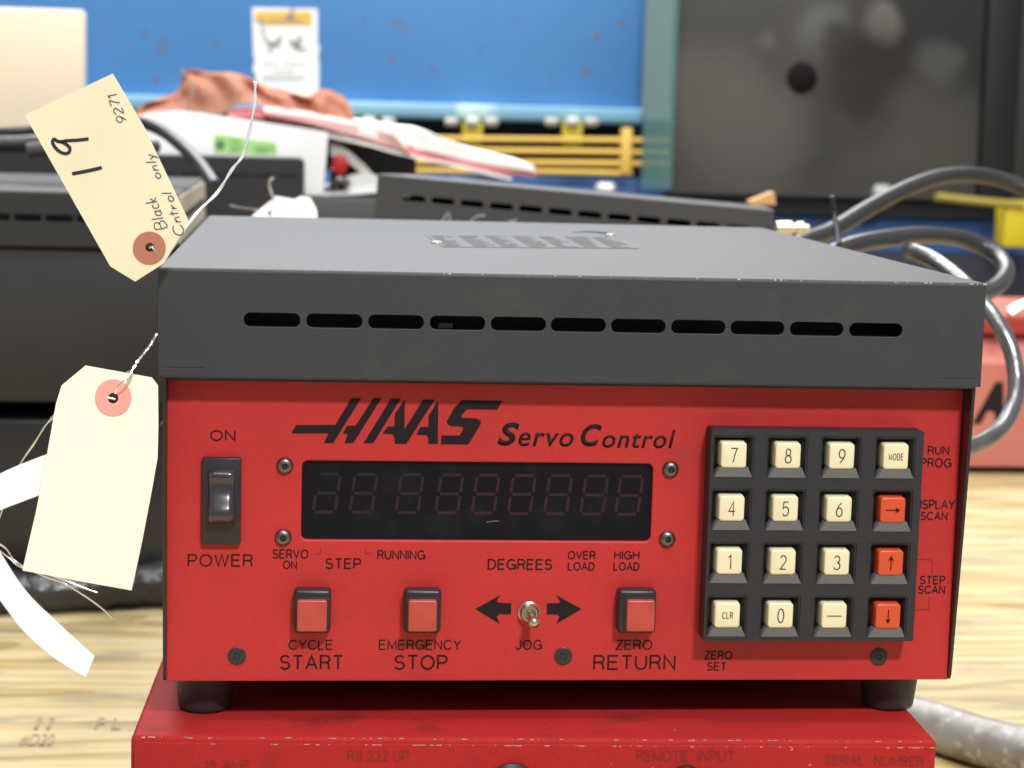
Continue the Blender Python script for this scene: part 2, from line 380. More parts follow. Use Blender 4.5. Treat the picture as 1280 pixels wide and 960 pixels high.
# ================================================================== controller cover builder (local coordinates: x 0..w, y 0..d, z down from 0)
def cover_bm(w, d, hc, slots, slotz, slotw=.0203, sloth=.0054, rad=.0013, tabs=True):
    bm = nb(); n = 4; rings = []
    for k in range(n+1):
        a = R_(90*k/n); ins = rad*(1-math.cos(a)); z = -rad+rad*math.sin(a)
        ring = rrect(ins, ins, w-ins, d-ins, max(.0012, rad*.9-ins*.3), 3)
        rings.append([bm.verts.new((x, y, z)) for x, y in ring])
    for a, b in zip(rings, rings[1:]):
        for k in range(len(a)): bm.faces.new((a[k], a[(k+1) % len(a)], b[(k+1) % len(a)], b[k]))
    bm.faces.new(rings[-1])
    holes = [rrect(x-slotw/2, slotz-sloth/2, x+slotw/2, slotz+sloth/2, sloth/2-.0002, 6) for x in slots]
    if tabs:
        holes += [rrect(.0012, -hc+.0026, .0165, -hc+.0031, .0002, 2), rrect(w-.0165, -hc+.0026, w-.0012, -hc+.0031, .0002, 2)]
    f = curve_mesh([[(.0004, -hc), (w-.0004, -hc), (w-.0004, -rad), (.0004, -rad)]]+holes, .0014, .0002)
    toXZ(f, .0007); me = bpy.data.meshes.new('t'); f.to_mesh(me); bm.from_mesh(me); bpy.data.meshes.remove(me); f.free()
    for xa, xb in ((0, .0012), (w-.0012, w)):
        # side cheek with a row of slots
        hs = [rrect(y, slotz-sloth/2, y+slotw, slotz+sloth/2, sloth/2-.0002, 5) for y in [d*.2+i*.0265 for i in range(8)]]
        g = curve_mesh([[(.0019, -hc), (d, -hc), (d, -rad), (.0019, -rad)]]+hs, .0012)
        g.transform(Matrix(((0, 0, 1, (xa+xb)/2), (1, 0, 0, 0), (0, 1, 0, 0), (0, 0, 0, 1))))
        g.to_mesh(me := bpy.data.meshes.new('t')); bm.from_mesh(me); bpy.data.meshes.remove(me); g.free()
    box(bm, (.0015, d-.0014, -hc), (w-.0015, d, -rad))
    tube(bm, [(.002, .0009, -hc-.0002), (w-.002, .0009, -hc-.0002)], .0009, 8, 0)
    box(bm, (.0015, .0015, -hc-.0006), (w-.0015, .006, -hc+.0004))
    return bm
def case_bm(w, d, hc, h, slant=.0095):
    bm = nb()
    for x0 in (.0007, w-.0019):
        g = curve_mesh([[(.0007, -hc-.0012), (slant*.35+.0012, -(hc+h)*.5), (slant, -h+.002), (slant+.001, -h), (d-.002, -h), (d-.002, -hc-.0012)]], .0012, .0001)
        g.transform(Matrix(((0, 0, 1, x0+.0006), (1, 0, 0, 0), (0, 1, 0, 0), (0, 0, 0, 1))))
        g.to_mesh(me := bpy.data.meshes.new('t')); bm.from_mesh(me); bpy.data.meshes.remove(me); g.free()
    box(bm, (.0025, .013, -h+.0008), (w-.0025, d-.004, -h+.0025))
    box(bm, (.0025, d-.0055, -h+.003), (w-.0025, d-.0035, -hc))
    box(bm, (.004, .030, -hc-.03), (w-.004, .032, -.004))  # black plate added inside so the lid slots look dark
    box(bm, (.0025, .0068, -hc-.0026), (w-.0025, .0102, -hc-.0008))  # black strip added under the lid edge for its contact shadow
    return bm
def foot_bm(x, y, ztop, h, r0=.0117, r1=.0101):
    bm = nb(); lathe(bm, (x, y, ztop), (0, 0, -1), [(r0*.9, 0), (r0, .0006), (r1, h-.0018), (r1*.96, h-.0006), (r1*.85, h)], 32); return bm

# ================================================================== MAIN CONTROLLER
root = thing('servo_controller', 'red fronted servo control box with charcoal lid, keypad and dark display, nearest of all', 'control box', (W/2, D/2, ZL))
sp = [P(x, 400+(x-340)*.0166, 0) for x in (340, 418, 495, 572, 648, 723, 798, 873, 947, 1021, 1095)]
sz = sum(p.z for p in sp)/len(sp)
cvb = cover_bm(W+.0022, D, HC, [p.x+.0011 for p in sp], sz); cvb.transform(Matrix.Translation((-.0011, 0, 0)))
part('cover', cvb, charcoal, root, angle=50)
rr = random.Random(11); ch = nb()
for k in range(42):
    x = W*(rr.random()**.45); l = rr.random()**2*.0012+.0002
    if k % 3: box(ch, (x, .0002, -.0008), (x+l, .0006, -.0002))
    else:
        y = .01+rr.random()*.3; q = .00025+rr.random()*.0003; box(ch, (x, y, -.0001), (x+q, y+q*1.5, .00012))
for k in range(10):
    z = -.002-rr.random()*.034; box(ch, (W+.0004, .0008, z), (W+.0011, .0013, z+.0007))
part('paint_chips', ch, mat('grey_chip', (.42, .42, .43), .5), root, smooth=False)['kind'] = 'stuff'
part('case', case_bm(W, D, HC, H), blackpaint, root)
part('inner_bracket', boxbm((.02, .0135, -.0285), (W-.02, .015, -.0215)), mat('dim_bracket', (.10, .09, .13), .6), root, smooth=False)
# scrap of tape seen inside the fourth slot
part('label_scrap', boxbm(P(548, 410, .012), P(566, 404, .0125)), mat('grey_scrap', (.3, .3, .3), .7), root, smooth=False)
# red panel with the window cut out
wc = [P(375, 573, YP), P(817.5, 578.5, YP), P(816, 680.5, YP), P(375, 675, YP)]
wx0 = (wc[0].x+wc[3].x)/2; wx1 = (wc[1].x+wc[2].x)/2; wz1 = (wc[0].z+wc[1].z)/2; wz0 = (wc[2].z+wc[3].z)/2
bm = curve_mesh([[(.0022, -H), (W-.0024, -H), (W-.0024, -HC-.001), (.0022, -HC-.001)], rrect(wx0, wz0, wx1, wz1, .0028)], .0022, .0006)
toXZ(bm, YP+.0011)
box(bm, (.0022, YP+.0005, -H-.0003), (W-.0024, YP+.014, -H+.0009), .0003)
front = part('front_panel', bm, redpaint, root)
disp = part('display_window', boxbm((wx0-.003, YP+.0019, wz0-.003), (wx1+.003, YP+.0035, wz1+.003)), glass, root, smooth=False)
# unlit seven segment digits
YD = YP+.00185
for i, x0 in enumerate((80, 197, 345, 472, 588, 704, 820, 936, 1048)):
    bm = nb(); X0 = 360+x0/2.56; t = 592.5+i*.35; h = 47.5; w = 27.5; sl = 7
    def pt(u, v): return (X0+u*w+(1-v)*sl, t+v*h)
    segs = {'a': ((.08, 0), (.92, 0)), 'g': ((.08, .5), (.92, .5)), 'd': ((.08, 1), (.92, 1)), 'f': ((0, .06), (0, .44)), 'b': ((1, .06), (1, .44)), 'e': ((0, .56), (0, .94)), 'c': ((1, .56), (1, .94))}
    on = {0: 'abcdeg', 1: 'abcdefg'}.get(i, 'abcdefg')
    for s in on:
        (u0, v0), (u1, v1) = segs[s]; a = P(*pt(u0, v0), YD); b = P(*pt(u1, v1), YD); d = (b-a).normalized(); q = Vector((-d.z, 0, d.x))*.00055
        for sg in (0,):
            f = [a-q, b-q, b+q, a+q]; v1_ = [bm.verts.new(p) for p in f]; bm.faces.new(v1_)
    for f in bm.faces: pass
    part('digit', bm, segm if i > 2 else segm2, disp, smooth=False)

bm = nb(); tube(bm, [P(608, 653, YD), P(616, 651.5, YD), P(624, 651.5, YD)], .00012, 5, 3); part('scratch_mark', bm, mat('glass_scratch', (.16, .14, .15), .5), disp)
# marks printed on the panel
LO = [[(30, 197), (280, 195), (375, 38), (433, 38), (268, 302), (213, 302), (240, 245), (20, 245), (48, 197)],
      [(505, 38), (553, 38), (388, 302), (333, 302), (352, 262), (348, 247), (325, 246), (350, 200), (395, 200), (402, 197)],
      [(610, 40), (668, 40), (505, 303), (447, 303)],
      [(692, 45), (690, 222), (800, 45), (868, 46), (702, 307), (632, 306), (630, 268), (618, 250), (560, 247), (590, 205), (630, 204), (634, 128)],
      [(890, 50), (888, 308), (832, 306), (830, 268), (818, 255), (758, 253), (785, 207), (832, 206), (834, 140)],
      [(1030, 48), (1270, 53), (1240, 104), (1060, 102), (1030, 135), (1028, 148), (1040, 153), (1120, 157), (1142, 172), (1140, 195), (1072, 305), (1060, 311), (907, 309), (908, 258), (1015, 258), (1038, 222), (1036, 208), (1018, 204), (965, 203), (945, 190), (941, 172), (985, 95)]]
lg = nb()
LO[0] = [(48, 196), (280, 195), (375, 38), (433, 38), (268, 302), (213, 302), (240, 245), (20, 245)]
for pl in LO:
    q = [P(360+x/4.74, 490+y/4.74, YP) for x, y in pl]
    g = toXZ(curve_mesh([[(p.x, p.z) for p in q]], .0001), YP-.0001); g.to_mesh(me := bpy.data.meshes.new('t')); lg.from_mesh(me); g.free(); bpy.data.meshes.remove(me)
part('logo', lg, ink, root, smooth=False)
T = [('S', 622, 649, 528, 557, .03, .28), ('ervo', 648, 717, 541, 558, .008, .22), ('C', 726, 752, 530, 558, .03, .28), ('ontrol', 753, 844, 537, 560, .008, .22)]
for s, a, b, c, d, of, sh in T: lettering(s, a, b, c, d, YP, root, ink, of, sh, 1.1)
T = [('ON', 263, 294, 538, 551), ('POWER', 235, 316, 693, 708), ('SERVO', 341, 385, 687, 698), ('ON', 354, 371, 701, 711), ('STEP', 407, 451, 698, 711),
     ('RUNNING', 472, 531, 688, 699), ('DEGREES', 610, 690, 699, 712), ('OVER', 710, 744, 689, 699), ('LOAD', 710, 743, 703, 713), ('HIGH', 768, 799, 689, 699), ('LOAD', 767, 799, 703, 713),
     ('CYCLE', 361, 416, 800, 812), ('START', 350, 429, 819, 837), ('EMERGENCY', 474, 576, 800, 812), ('STOP', 493, 559, 819, 837), ('JOG', 645, 677, 800, 812),
     ('ZERO', 770, 815, 800, 812), ('RETURN', 742, 844, 819, 837), ('ZERO', 881, 915, 814, 824), ('SET', 884, 908, 828, 838),
     ('RUN', 1160, 1186, 558, 568), ('PROG', 1151, 1189, 573, 584), ('DISPLAY', 1142, 1193, 625, 636), ('SCAN', 1151, 1184, 640, 650), ('STEP', 1150, 1181, 720, 730), ('SCAN', 1148, 1181, 732, 742)]
for s, a, b, c, d in T: lettering(s, a-.5, b+.5, c-.5, d+.5, YP, root, ink, hw=.00037 if d-c > 15 else .00031 if d-c > 12.5 else .00027)
def line_px(bm, pts, w, Y):
    for (a, b) in zip(pts, pts[1:]):
        a = P(*a, Y); b = P(*b, Y); d = (b-a).normalized(); q = Vector((-d.z, 0, d.x))*w/2; quad(bm, a-q, b-q, b+q, a+q)
YL = YP-.0001
for pl in ([(401, 684), (401, 692), (394, 692)], [(457, 684), (457, 692), (463, 692)], [(1144, 699), (1166, 700), (1165, 717)], [(1162, 746), (1161, 762), (1139, 762)]):
    bm = nb(); line_px(bm, pl, .0003, YL); part('bracket_line', bm, inkfaint, root, smooth=False)
for pl in ([(0, 88), (142, 8), (120, 44), (134, 52), (205, 54), (203, 118), (138, 118), (122, 128), (138, 172)], [(605, 88), (462, 8), (484, 46), (478, 54), (408, 56), (408, 118), (470, 120), (480, 130), (464, 172)]):
    part('arrow_mark', poly_px([(580+(65+x)/4.57, 730+(55+y)/4.57) for x, y in pl], YP-.0001, .0001), ink, root, smooth=False)

def screw(px, py, r, mt, dome=True):
    c = P(px, py, YP); bm = nb()
    if dome: lathe(bm, c, (0, -1, 0), [(r, 0), (r, .0003), (r*.93, .0011), (r*.72, .0017), (r*.42, .0019), (r*.36, .0019), (r*.30, .0008), (0, .0008)], 28)
    else: lathe(bm, c, (0, -1, 0), [(r, 0), (r, .0003), (r*.9, .0005), (r*.36, .0004), (r*.30, .00005), (0, .00005)], 28)
    s = part('screw', bm, mt, root)
    b = nb(); lathe(b, c+Vector((0, -.0009 if dome else -.00006, 0)), (0, -1, 0), [(r*.29, 0), (r*.29, .0002), (0, .0002)], 6)
    part('hex_socket', b, blacksteel, s, smooth=False)
for x, y in ((356, 582), (838, 586.5), (354, 671.5), (834, 673.5)): screw(x, y, .0031, darksteel)
for x, y in ((296, 820), (704, 820), (1098.5, 821)): screw(x, y, .0034, blacksteel, False)

# power switch
a = P(252, 679, YP); b = P(302, 571, YP)
bz = nb(); box(bz, (a.x, YP-.0028, a.z), (b.x, YP+.0003, b.z), .0007, 2)
sw = part('power_switch', bz, plastic, root)
# sunken well as a dark inset ring plus the curved rocker
ra = P(262, 664, YP-.003); rb = P(293, 588, YP-.003)
part('switch_well', boxbm((ra.x, YP-.0031, ra.z), (rb.x, YP-.0026, rb.z), .0002), blackpaint, sw)
bm = nb(); pr = P(259.5, 590, YP-.005); ps = P(293.5, 656, YP-.005); n = 14; rows = []
for i in range(n+1):
    t = i/n; z = ps.z+(pr.z-ps.z)*t
    bulge = .0040+.0044*math.exp(-((t-.22)/.28)**2)+.0012*math.exp(-((t-1)/.15)**2)
    wid = 1-.10*math.sin(math.pi*t); cx = (pr.x+ps.x)/2; hw = (ps.x-pr.x)/2*wid
    if i in (0, n): bulge *= .75
    rows.append([bm.verts.new((cx+hw*u, YP-(bulge*k), z)) for u, k in ((-1, .3), (-1, .82), (-.9, .96), (-.5, 1.0), (0, 1.0), (.5, 1.0), (.9, .96), (1, .82), (1, .3))])
for a_, b_ in zip(rows, rows[1:]):
    for k in range(8): bm.faces.new((a_[k], a_[k+1], b_[k+1], b_[k]))
bm.faces.new(rows[0]); bm.faces.new(rows[-1][::-1])
part('rocker', bm, rocker_m, sw, angle=60)

def softblock(x, z, hx, hz, y0, y1, r, edge, flare):
    """soft cornered block: front face at y0, back at y1 (flaring a little), in XZ"""
    bm = nb(); rings = []
    for k in range(5):
        a = R_(90*k/4); ins = edge*(1-math.sin(a)); y = y0+edge*(1-math.cos(a))
        rings.append([(p[0], y, p[1]) for p in rrect(x-hx+ins, z-hz+ins, x+hx-ins, z+hz-ins, max(r-ins*.5, .0002), 5)])
    rings.append([(p[0], y1, p[1]) for p in rrect(x-hx-flare, z-hz-flare, x+hx+flare, z+hz+flare, r, 5)])
    R2 = [[bm.verts.new(p) for p in q] for q in rings]
    bm.faces.new(R2[0])
    for a, b in zip(R2, R2[1:]):
        for k in range(len(a)): bm.faces.new((a[k], b[k], b[(k+1) % len(a)], a[(k+1) % len(a)]))
    bm.faces.new(R2[-1][::-1]); return bm
slope_light = mat('painted_slope_light', (.12, .125, .14), .6, 0, (2500, .5, .0003), [(2600, .35, .75, (.19, .195, .21), ONE)])  # lighter grey stands for light falling on the slopes below the keys
# lit push buttons
for fx0, fx1, kx0, kx1 in ((364, 415, 371, 409), (502, 553, 510, 546.5), (769, 822, 783, 819.5)):
    a = P(fx0+3, 792, YP-.0062); b = P(fx1-1, 738, YP-.0062)
    bm = nb(); box(bm, (a.x, YP-.0062, a.z), (b.x, YP+.0004, b.z), .0013, 3)
    fr = part('push_button', bm, plastic, root)
    yk = YP-.0088; c = P(kx0, 790, yk); d = P(kx1, 751, yk)
    part('button_recess', boxbm((c.x-.0007, YP-.0066, c.z-.0006), (d.x+.0007, YP-.0060, d.z+.0007), .0002), blackpaint, fr)
    part('button_cap', softblock((c.x+d.x)/2, (c.z+d.z)/2, (d.x-c.x)/2, (d.z-c.z)/2, yk, YP-.0055, .0008, .0006, 0), caplens, fr)

# jog toggle
c = P(661, 765, YP); bm = nb(); lathe(bm, c, (0, -1, 0), [(.0042, 0), (.0042, .0008), (.0036, .0012), (.0036, .0026), (.0030, .0034), (.0022, .0034), (.0019, .0026), (0, .0026)], 24)
tg = part('toggle_switch', bm, mat('worn_brass_steel', (.50, .44, .34), .3, 1), root)
bm = nb(); tube(bm, [c+Vector((0, -.002, 0)), P(668, 779, YP-.010)], .0015, 14, 0, rf=lambda t: .8+.55*t)
lathe(bm, P(668, 779, YP-.0098), (.2, -1, -.35), [(.0020, 0), (.0017, .0008), (0, .0014)], 14)
part('lever', bm, steel, tg, angle=60)

# keypad
PF = .0098; YF = YP-PF
k00 = P(887.5, 537, YF); k10 = P(1155.5, 539.5, YF); k11 = P(1141.5, 802.5, YF); k01 = P(881.5, 800.5, YF)
kx0 = (k00.x+k01.x)/2; kx1 = (k10.x+k11.x)/2; kz1 = (k00.z+k10.z)/2; kz0 = (k01.z+k11.z)/2
KP = [[(917.5, 569), (985.5, 570), (1052.5, 570.5), (1120, 571)], [(915, 635.5), (982, 636), (1049, 637), (1116, 638)], [(912, 702), (979, 703), (1046.5, 703.5), (1114, 704)], [(909.5, 769), (976, 769.5), (1043, 770), (1110.5, 771)]]
YK = YF-.0018
cen = [[P(x, y, YK) for x, y in r] for r in KP]
xs = [sum(cen[r][c].x for r in range(4))/4 for c in range(4)]; zs = [sum(cen[r][c].z for c in range(4))/4 for r in range(4)]
OH = .0074; FL = .0053; DZ = -.0006; DEP = .0052
polys = [[(kx0, kz0), (kx1, kz0), (kx1, kz1), (kx0, kz1)]]
bm = nb()
gx = [kx0]; gz = [kz1]
for x in xs: gx += [x-OH, x+OH]
for z in zs: gz += [z+DZ+OH, z+DZ-OH]
gx.append(kx1); gz.append(kz0)
V = [[bm.verts.new((x, YF, z)) for x in gx] for z in gz]
for j in range(9):
    for i in range(9):
        if i % 2 and j % 2:
            c0 = xs[i//2]; c1 = zs[j//2]+DZ
            o = [V[j][i], V[j][i+1], V[j+1][i+1], V[j+1][i]]
            n_ = [bm.verts.new((c0+u*FL, YF+DEP, c1+v*FL)) for u, v in ((-1, 1), (1, 1), (1, -1), (-1, -1))]
            for k in range(4): bm.faces.new((o[k], o[(k+1) % 4], n_[(k+1) % 4], n_[k]))
            bm.faces.new(n_)
        else: bm.faces.new((V[j][i], V[j][i+1], V[j+1][i+1], V[j+1][i]))
# sides
rim = [(kx0, kz0), (kx1, kz0), (kx1, kz1), (kx0, kz1)]
for (x0, z0), (x1, z1) in zip(rim, rim[1:]+rim[:1]): quad(bm, (x0, YF, z0), (x1, YF, z1), (x1, YP-.0001, z1), (x0, YP-.0001, z0))
bmesh.ops.remove_doubles(bm, verts=bm.verts, dist=1e-6)
es = [e for e in bm.edges if len(e.link_faces) == 2 and e.calc_face_angle(0) > .5]
bmesh.ops.bevel(bm, geom=es, offset=.00045, segments=2, affect='EDGES')
part('keypad_frame', bm, padplastic, root)
KL = [['7', '8', '9', 'MODE'], ['4', '5', '6', '>'], ['1', '2', '3', '^'], ['CLR', '0', '-', 'v']]
for r in range(4):
    for c in range(4):
        x, z = cen[r][c].x, cen[r][c].z; s = KL[r][c]
        x = x*.6+xs[c]*.4; z = z*.6+zs[r]*.4
        bm = softblock(x, z, .00475, .00475, YK, YF+DEP-.0002, .0012, .0007, .00025)
        # added slope under the key, lighter textured grey painted for light it catches
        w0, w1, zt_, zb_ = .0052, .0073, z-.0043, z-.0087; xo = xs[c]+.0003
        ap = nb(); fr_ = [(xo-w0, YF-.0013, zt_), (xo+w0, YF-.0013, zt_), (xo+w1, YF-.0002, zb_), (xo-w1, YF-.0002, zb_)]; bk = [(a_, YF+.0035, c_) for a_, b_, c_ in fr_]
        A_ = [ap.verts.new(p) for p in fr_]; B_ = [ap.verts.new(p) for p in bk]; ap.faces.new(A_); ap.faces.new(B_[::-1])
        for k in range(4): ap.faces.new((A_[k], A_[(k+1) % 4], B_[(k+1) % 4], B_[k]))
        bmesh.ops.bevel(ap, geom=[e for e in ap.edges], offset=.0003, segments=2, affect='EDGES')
        part('key_painted_slope', ap, slope_light, root)
        ky = part('key', bm, orange if s in '>^v' else cream, root)
        yk = YK-.00012
        if s in '>^v':
            u = .0027
            arr = [(-u, .00018), (u*.45, .00018), (u*.35, u*.42), (u, 0), (u*.35, -u*.42), (u*.45, -.00018), (-u, -.00018)]
            ang = {'>': 0, '^': 90, 'v': -90}[s]; ca, sa = math.cos(R_(ang)), math.sin(R_(ang))
            b2 = curve_mesh([[(x+p*ca-q*sa, z+p*sa+q*ca) for p, q in arr]], .0001)
        elif s == '-': b2 = curve_mesh([[(x-.0027, z-.00014), (x+.0027, z-.00014), (x+.0027, z+.00014), (x-.0027, z+.00014)]], .0001)
        else:
            hw, hv = {1: (.0013 if s != '1' else .00065, .0028), 3: (.0020, .0013), 4: (.0028, .0013)}[len(s)]
            b2 = stroke_text(s, x-hw, x+hw, z-hv, z+hv, .00019 if len(s) == 1 else .00012, .42)
        part('key_legend', toXZ(b2, yk), ink, ky, smooth=False)

# rating plate, rivets, pen mark on the lid
pl = [PZ(531, 293.5, 0), PZ(768, 296, 0), PZ(800, 311, 0), PZ(553, 309, 0)]
bm = nb()
def bil(u, v): return (pl[3]*(1-u)+pl[2]*u)*(1-v)+(pl[0]*(1-u)+pl[1]*u)*v
quad(bm, *[p+Vector((0, 0, .0002)) for p in (pl[3], pl[2], pl[1], pl[0])])
rp = part('rating_plate', bm, mat('grey_plate', (.036, .037, .04), .6), root, smooth=False)
bm = nb(); rr = random.Random(3)
for c in range(7):
    for r in range(9):
        u0 = .02+c*.14; u1 = u0+.05+rr.random()*.07; v = .06+r*.102
        ps_ = [bil(u0, v), bil(u1, v), bil(u1, v+.042), bil(u0, v+.042)]; quad(bm, *[p+Vector((0, 0, .0004)) for p in ps_])
part('printed_lines', bm, mat('plate_print', (.068, .068, .068), .6), rp, smooth=False)
for x, y in ((546, 304), (763, 294.5)):
    c = PZ(x, y, 0); bm = nb(); lathe(bm, c, (0, 0, 1), [(.0027, 0), (.0025, .0005), (.0015, .0010), (0, .0011)], 16); part('rivet', bm, darksteel, root)
bm = nb(); tube(bm, [PZ(x, y, .0001) for x, y in ((716, 290.5), (735, 290), (758, 292))], .0007, 6, 4, rf=lambda t: .2+.9*t)
part('pen_mark', bm, mat('blue_pen', (.02, .03, .09), .5), root)

# feet
for x, y in ((P(254.5, 870, .02).x, .032), (P(1121, 870, .02).x, .032), (.018, D-.035), (W-.02, D-.035)):
    part('foot', foot_bm(x, y, -H-.0003, FOOT-.0003), rubber, root, angle=50)

# ================================================================== LOWER RED UNIT
def worn_red():
    M = mat('worn_red_paint', (.42, .024, .022), .6, 0, (1500, .3, .0003), [(900, .35, .8, (.35, .022, .02), ONE), (9, .5, .8, (.28, .024, .024), ONE), (34, .58, .78, (.15, .022, .022), (1, 1, 1)), (500, .735, .77, (.5, .3, .25), ONE)], spec=.1)
    return M
wr = worn_red()
LYAW = R_(-1.9)
low = thing('rear_facing_controller', 'worn red control box with connector sockets, turned backwards beneath the main one', 'control box', (PZ(163, 920, ZL).x, PZ(163, 920, ZL).y, ZB))
ly = PZ(163, 920, ZL).y; lx0 = PZ(163, 920, ZL).x
LN = (math.sin(LYAW), -math.cos(LYAW), 0)
def PL(px, py, Y=0):
    """pixel -> front of the yawed lower unit, turned back to unrotated coordinates"""
    q = PP(px, py, (lx0, ly, 0), (-math.sin(LYAW), math.cos(LYAW), 0))-Vector((lx0, ly, 0))
    q.rotate(Matrix.Rotation(-LYAW, 3, 'Z')); return q+Vector((lx0, ly, 0))
lx1 = PL(1172, 926).x
print('lower box', lx0, lx1, ly)
bm = nb(); box(bm, (lx0, ly, ZB+.012), (lx1, ly+D-.02, ZL), .0022, 3)
sh = part('shell', bm, wr, low, angle=60)
bm = toXZ(curve_mesh([rrect(lx0+.0017, ZB+.014, lx1-.0017, ZL-.0024, .0035)], .0014, .0004), ly-.0005)
part('rear_panel', bm, wr, low)
# chipped bright edges: flakes of bare metal
rr = random.Random(5); ch = nb()
for k in range(130):
    x = lx0+.003+rr.random()*(lx1-lx0-.006); l = rr.random()**2*.0022+.0002
    if rr.random() < .5: z = ZL-.0007+rr.uniform(-.0001, .0002); y = ly+.00035
    else: z = ZL-.0025+rr.uniform(-.0001, .0001); y = ly-.00115
    box(ch, (x, y-.00012, z-.00016), (x+l, y+.0003, z+.00016))
part('paint_chips', ch, mat('bare_metal_chip', (.55, .34, .28), .45, .4), low, smooth=False)['kind'] = 'stuff'
YLp = ly-.0013
for s, a, b, c, d in (('15 AMP', 256, 313, 949, 960), ('RS 232 UP', 434, 511, 937, 950), ('REMOTE', 795, 859, 937, 950), ('INPUT', 872, 918, 937, 950), ('SERIAL', 1030, 1079, 943, 955), ('NUMBER', 1092, 1154, 944, 956)):
    lettering(s, a, b, c, d, YLp, low, inkred, hw=.00022, PF_=PL)
for px, py, r, mt in ((640, 982, .0092, blacksteel), (857, 975, .0062, darksteel)):
    c = PL(px, py); c.y = YLp; bm = nb(); lathe(bm, c, (0, -1, 0), [(r, 0), (r, .0015), (r*.85, .003), (r*.7, .0032), (r*.66, .001), (0, .001)], 32); part('connector', bm, mt, low)
for x in (lx0+.02, lx1-.02):
    for y in (ly+.03, ly+D-.06): part('foot', foot_bm(x, y, ZB+.0125, .0125), rubber, low)

low.rotation_euler.z = LYAW
MW[low.name] = Matrix.Translation(low.location) @ Matrix.Rotation(LYAW, 4, 'Z')
# ================================================================== background controllers
def bg_controller(name, label, px0, px1, pyl, pyr, Y, h, d, rz, mt, slots=11, cov=.0385, group=None, w=W, feet=True, slotz=-.019):
    """front-left top corner at pixel (px0,pyl) on plane Y; rz yaw"""
    p = P(px0, pyl, Y)
    r = thing(name, label, 'control box', (p.x, p.y, p.z), rz, group)
    sl = [w*.5+(i-(slots-1)/2)*.0221*w/.3 for i in range(slots)]
    if slots: part('cover', cover_bm(w, d, cov, sl, slotz, tabs=False), mt, r, True, angle=50)
    b = nb(); box(b, (.0012, .0012 if not slots else .006, -h), (w-.0012, d-.001, -cov-.0008), .002, 2)
    part('case', b, mt, r, True)
    if feet:
        for x in (.02, w-.02):
            for y in (.03, d-.04):
                f = nb(); lathe(f, (x, y, -h), (0, 0, -1), [(.0117, 0), (.010, .014)], 20); part('foot', f, rubber, r, True)
    return r, p
# left one: front right corner behind the tag
pl_ = P(222, 243, .745)
r1, q1 = bg_controller('charcoal_controller', 'charcoal control box at the left edge behind the manila tags', 222-515, 0, 236, 0, .745, .153, .38, 0, charcoal2)
r1.location = (pl_.x-W, .745, pl_.z); MW[r1.name] = Matrix.Translation(r1.location)
zt = r1.location.z
# pale beige side cheek of the left unit
part('side_cheek', boxbm((pl_.x+.0002, .75, zt-.036), (pl_.x+.0012, .745+.372, zt-.002)), mat('beige_cheek', (.66, .60, .48), .5), r1, smooth=False)
sb = nb()
for i in range(11): box(sb, (pl_.x+.0011, .79+i*.028, zt-.0215), (pl_.x+.0016, .81+i*.028, zt-.0165))
part('side_slots', sb, blackpaint, r1, smooth=False)
# label on its top
bm = nb(); zz = zt+.0004
for r in range(4):
    for c in range(4): 
        x = pl_.x-W+.075+c*.016+r*.003; y = .745+.15+r*.02; quad(bm, (x, y, zz), (x+.012, y, zz), (x+.013, y+.008, zz), (x+.001, y+.008, zz))
part('rating_plate', bm, mat('pale_print', (.3, .3, .3), .5), r1, smooth=False)

# lower unit of the left stack, glossy black
zb1 = zt-.153-.014
lowb = thing('black_base_unit', 'glossy black box below the left charcoal control box on the bench', 'box', (pl_.x-.15, .93, ZB), 0)
bm = nb(); box(bm, (pl_.x-.33, .775, ZB+.001), (pl_.x-.002, 1.10, zb1), .006, 4)
part('case', bm, mat('gloss_black', (.02, .02, .022), .3, 0, (30, .3, .003)), lowb)
# right stack
ang = math.atan2(0, 1)
pA = P(472, 217, .80); pB = P(968, 262, .745)
rz2 = math.atan2(pB.y-pA.y, pB.x-pA.x)
wd = (Vector((pB.x, pB.y))-Vector((pA.x, pA.y))).length
r2 = thing('tilted_controller', 'grey control box behind the main box, lid scratched with pale marks under its slots', 'control box', pA, rz2)
tilt = math.atan2(pB.z-pA.z, wd)
sl = []
r2.rotation_euler = (R_(-1.5), -tilt, rz2); MW[r2.name] = Matrix.Translation(pA) @ r2.rotation_euler.to_matrix().to_4x4()
wd = (pB-pA).length
for x in range(13):
    px = 520+x*36.9
    t = (px-472)/496; sl.append(wd*t*1.0)
greycov = mat('grey_cover', (.050, .050, .052), .42, 0, (900, .3, .0004), spec=.5)
part('cover', cover_bm(wd, .2, .0385, sl, -.0162, .0180, .0052, tabs=False), greycov, r2, True, angle=50)
part('case', boxbm((.0012, .006, -.15), (wd-.0012, .195, -.0393), .002), charcoal2, r2, True)
bm = nb()
for pts in ([(.052, -.031), (.056, -.024), (.058, -.034)], [(.070, -.036), (.076, -.026), (.084, -.024)], [(.098, -.036), (.101, -.028), (.108, -.025)], [(.155, -.028), (.16, -.032)], [(.19, -.029), (.193, -.033)]):
    tube(bm, [(x, -.0002, z) for x, z in pts], .0005, 5, 3)
part('scratch_marks', bm, mat('chalk_scratch', (.45, .45, .46), .8), r2, True)
base2 = thing('black_support_box', 'dark box under the tilted grey control box, hidden mostly by the main box', 'box', (pA.x+.15, .96, ZB), rz2)
part('case', boxbm((pA.x+.0, .83, ZB), (pA.x+.28, 1.10, min(pA.z, pB.z)-.16), .004), blackpaint, base2)
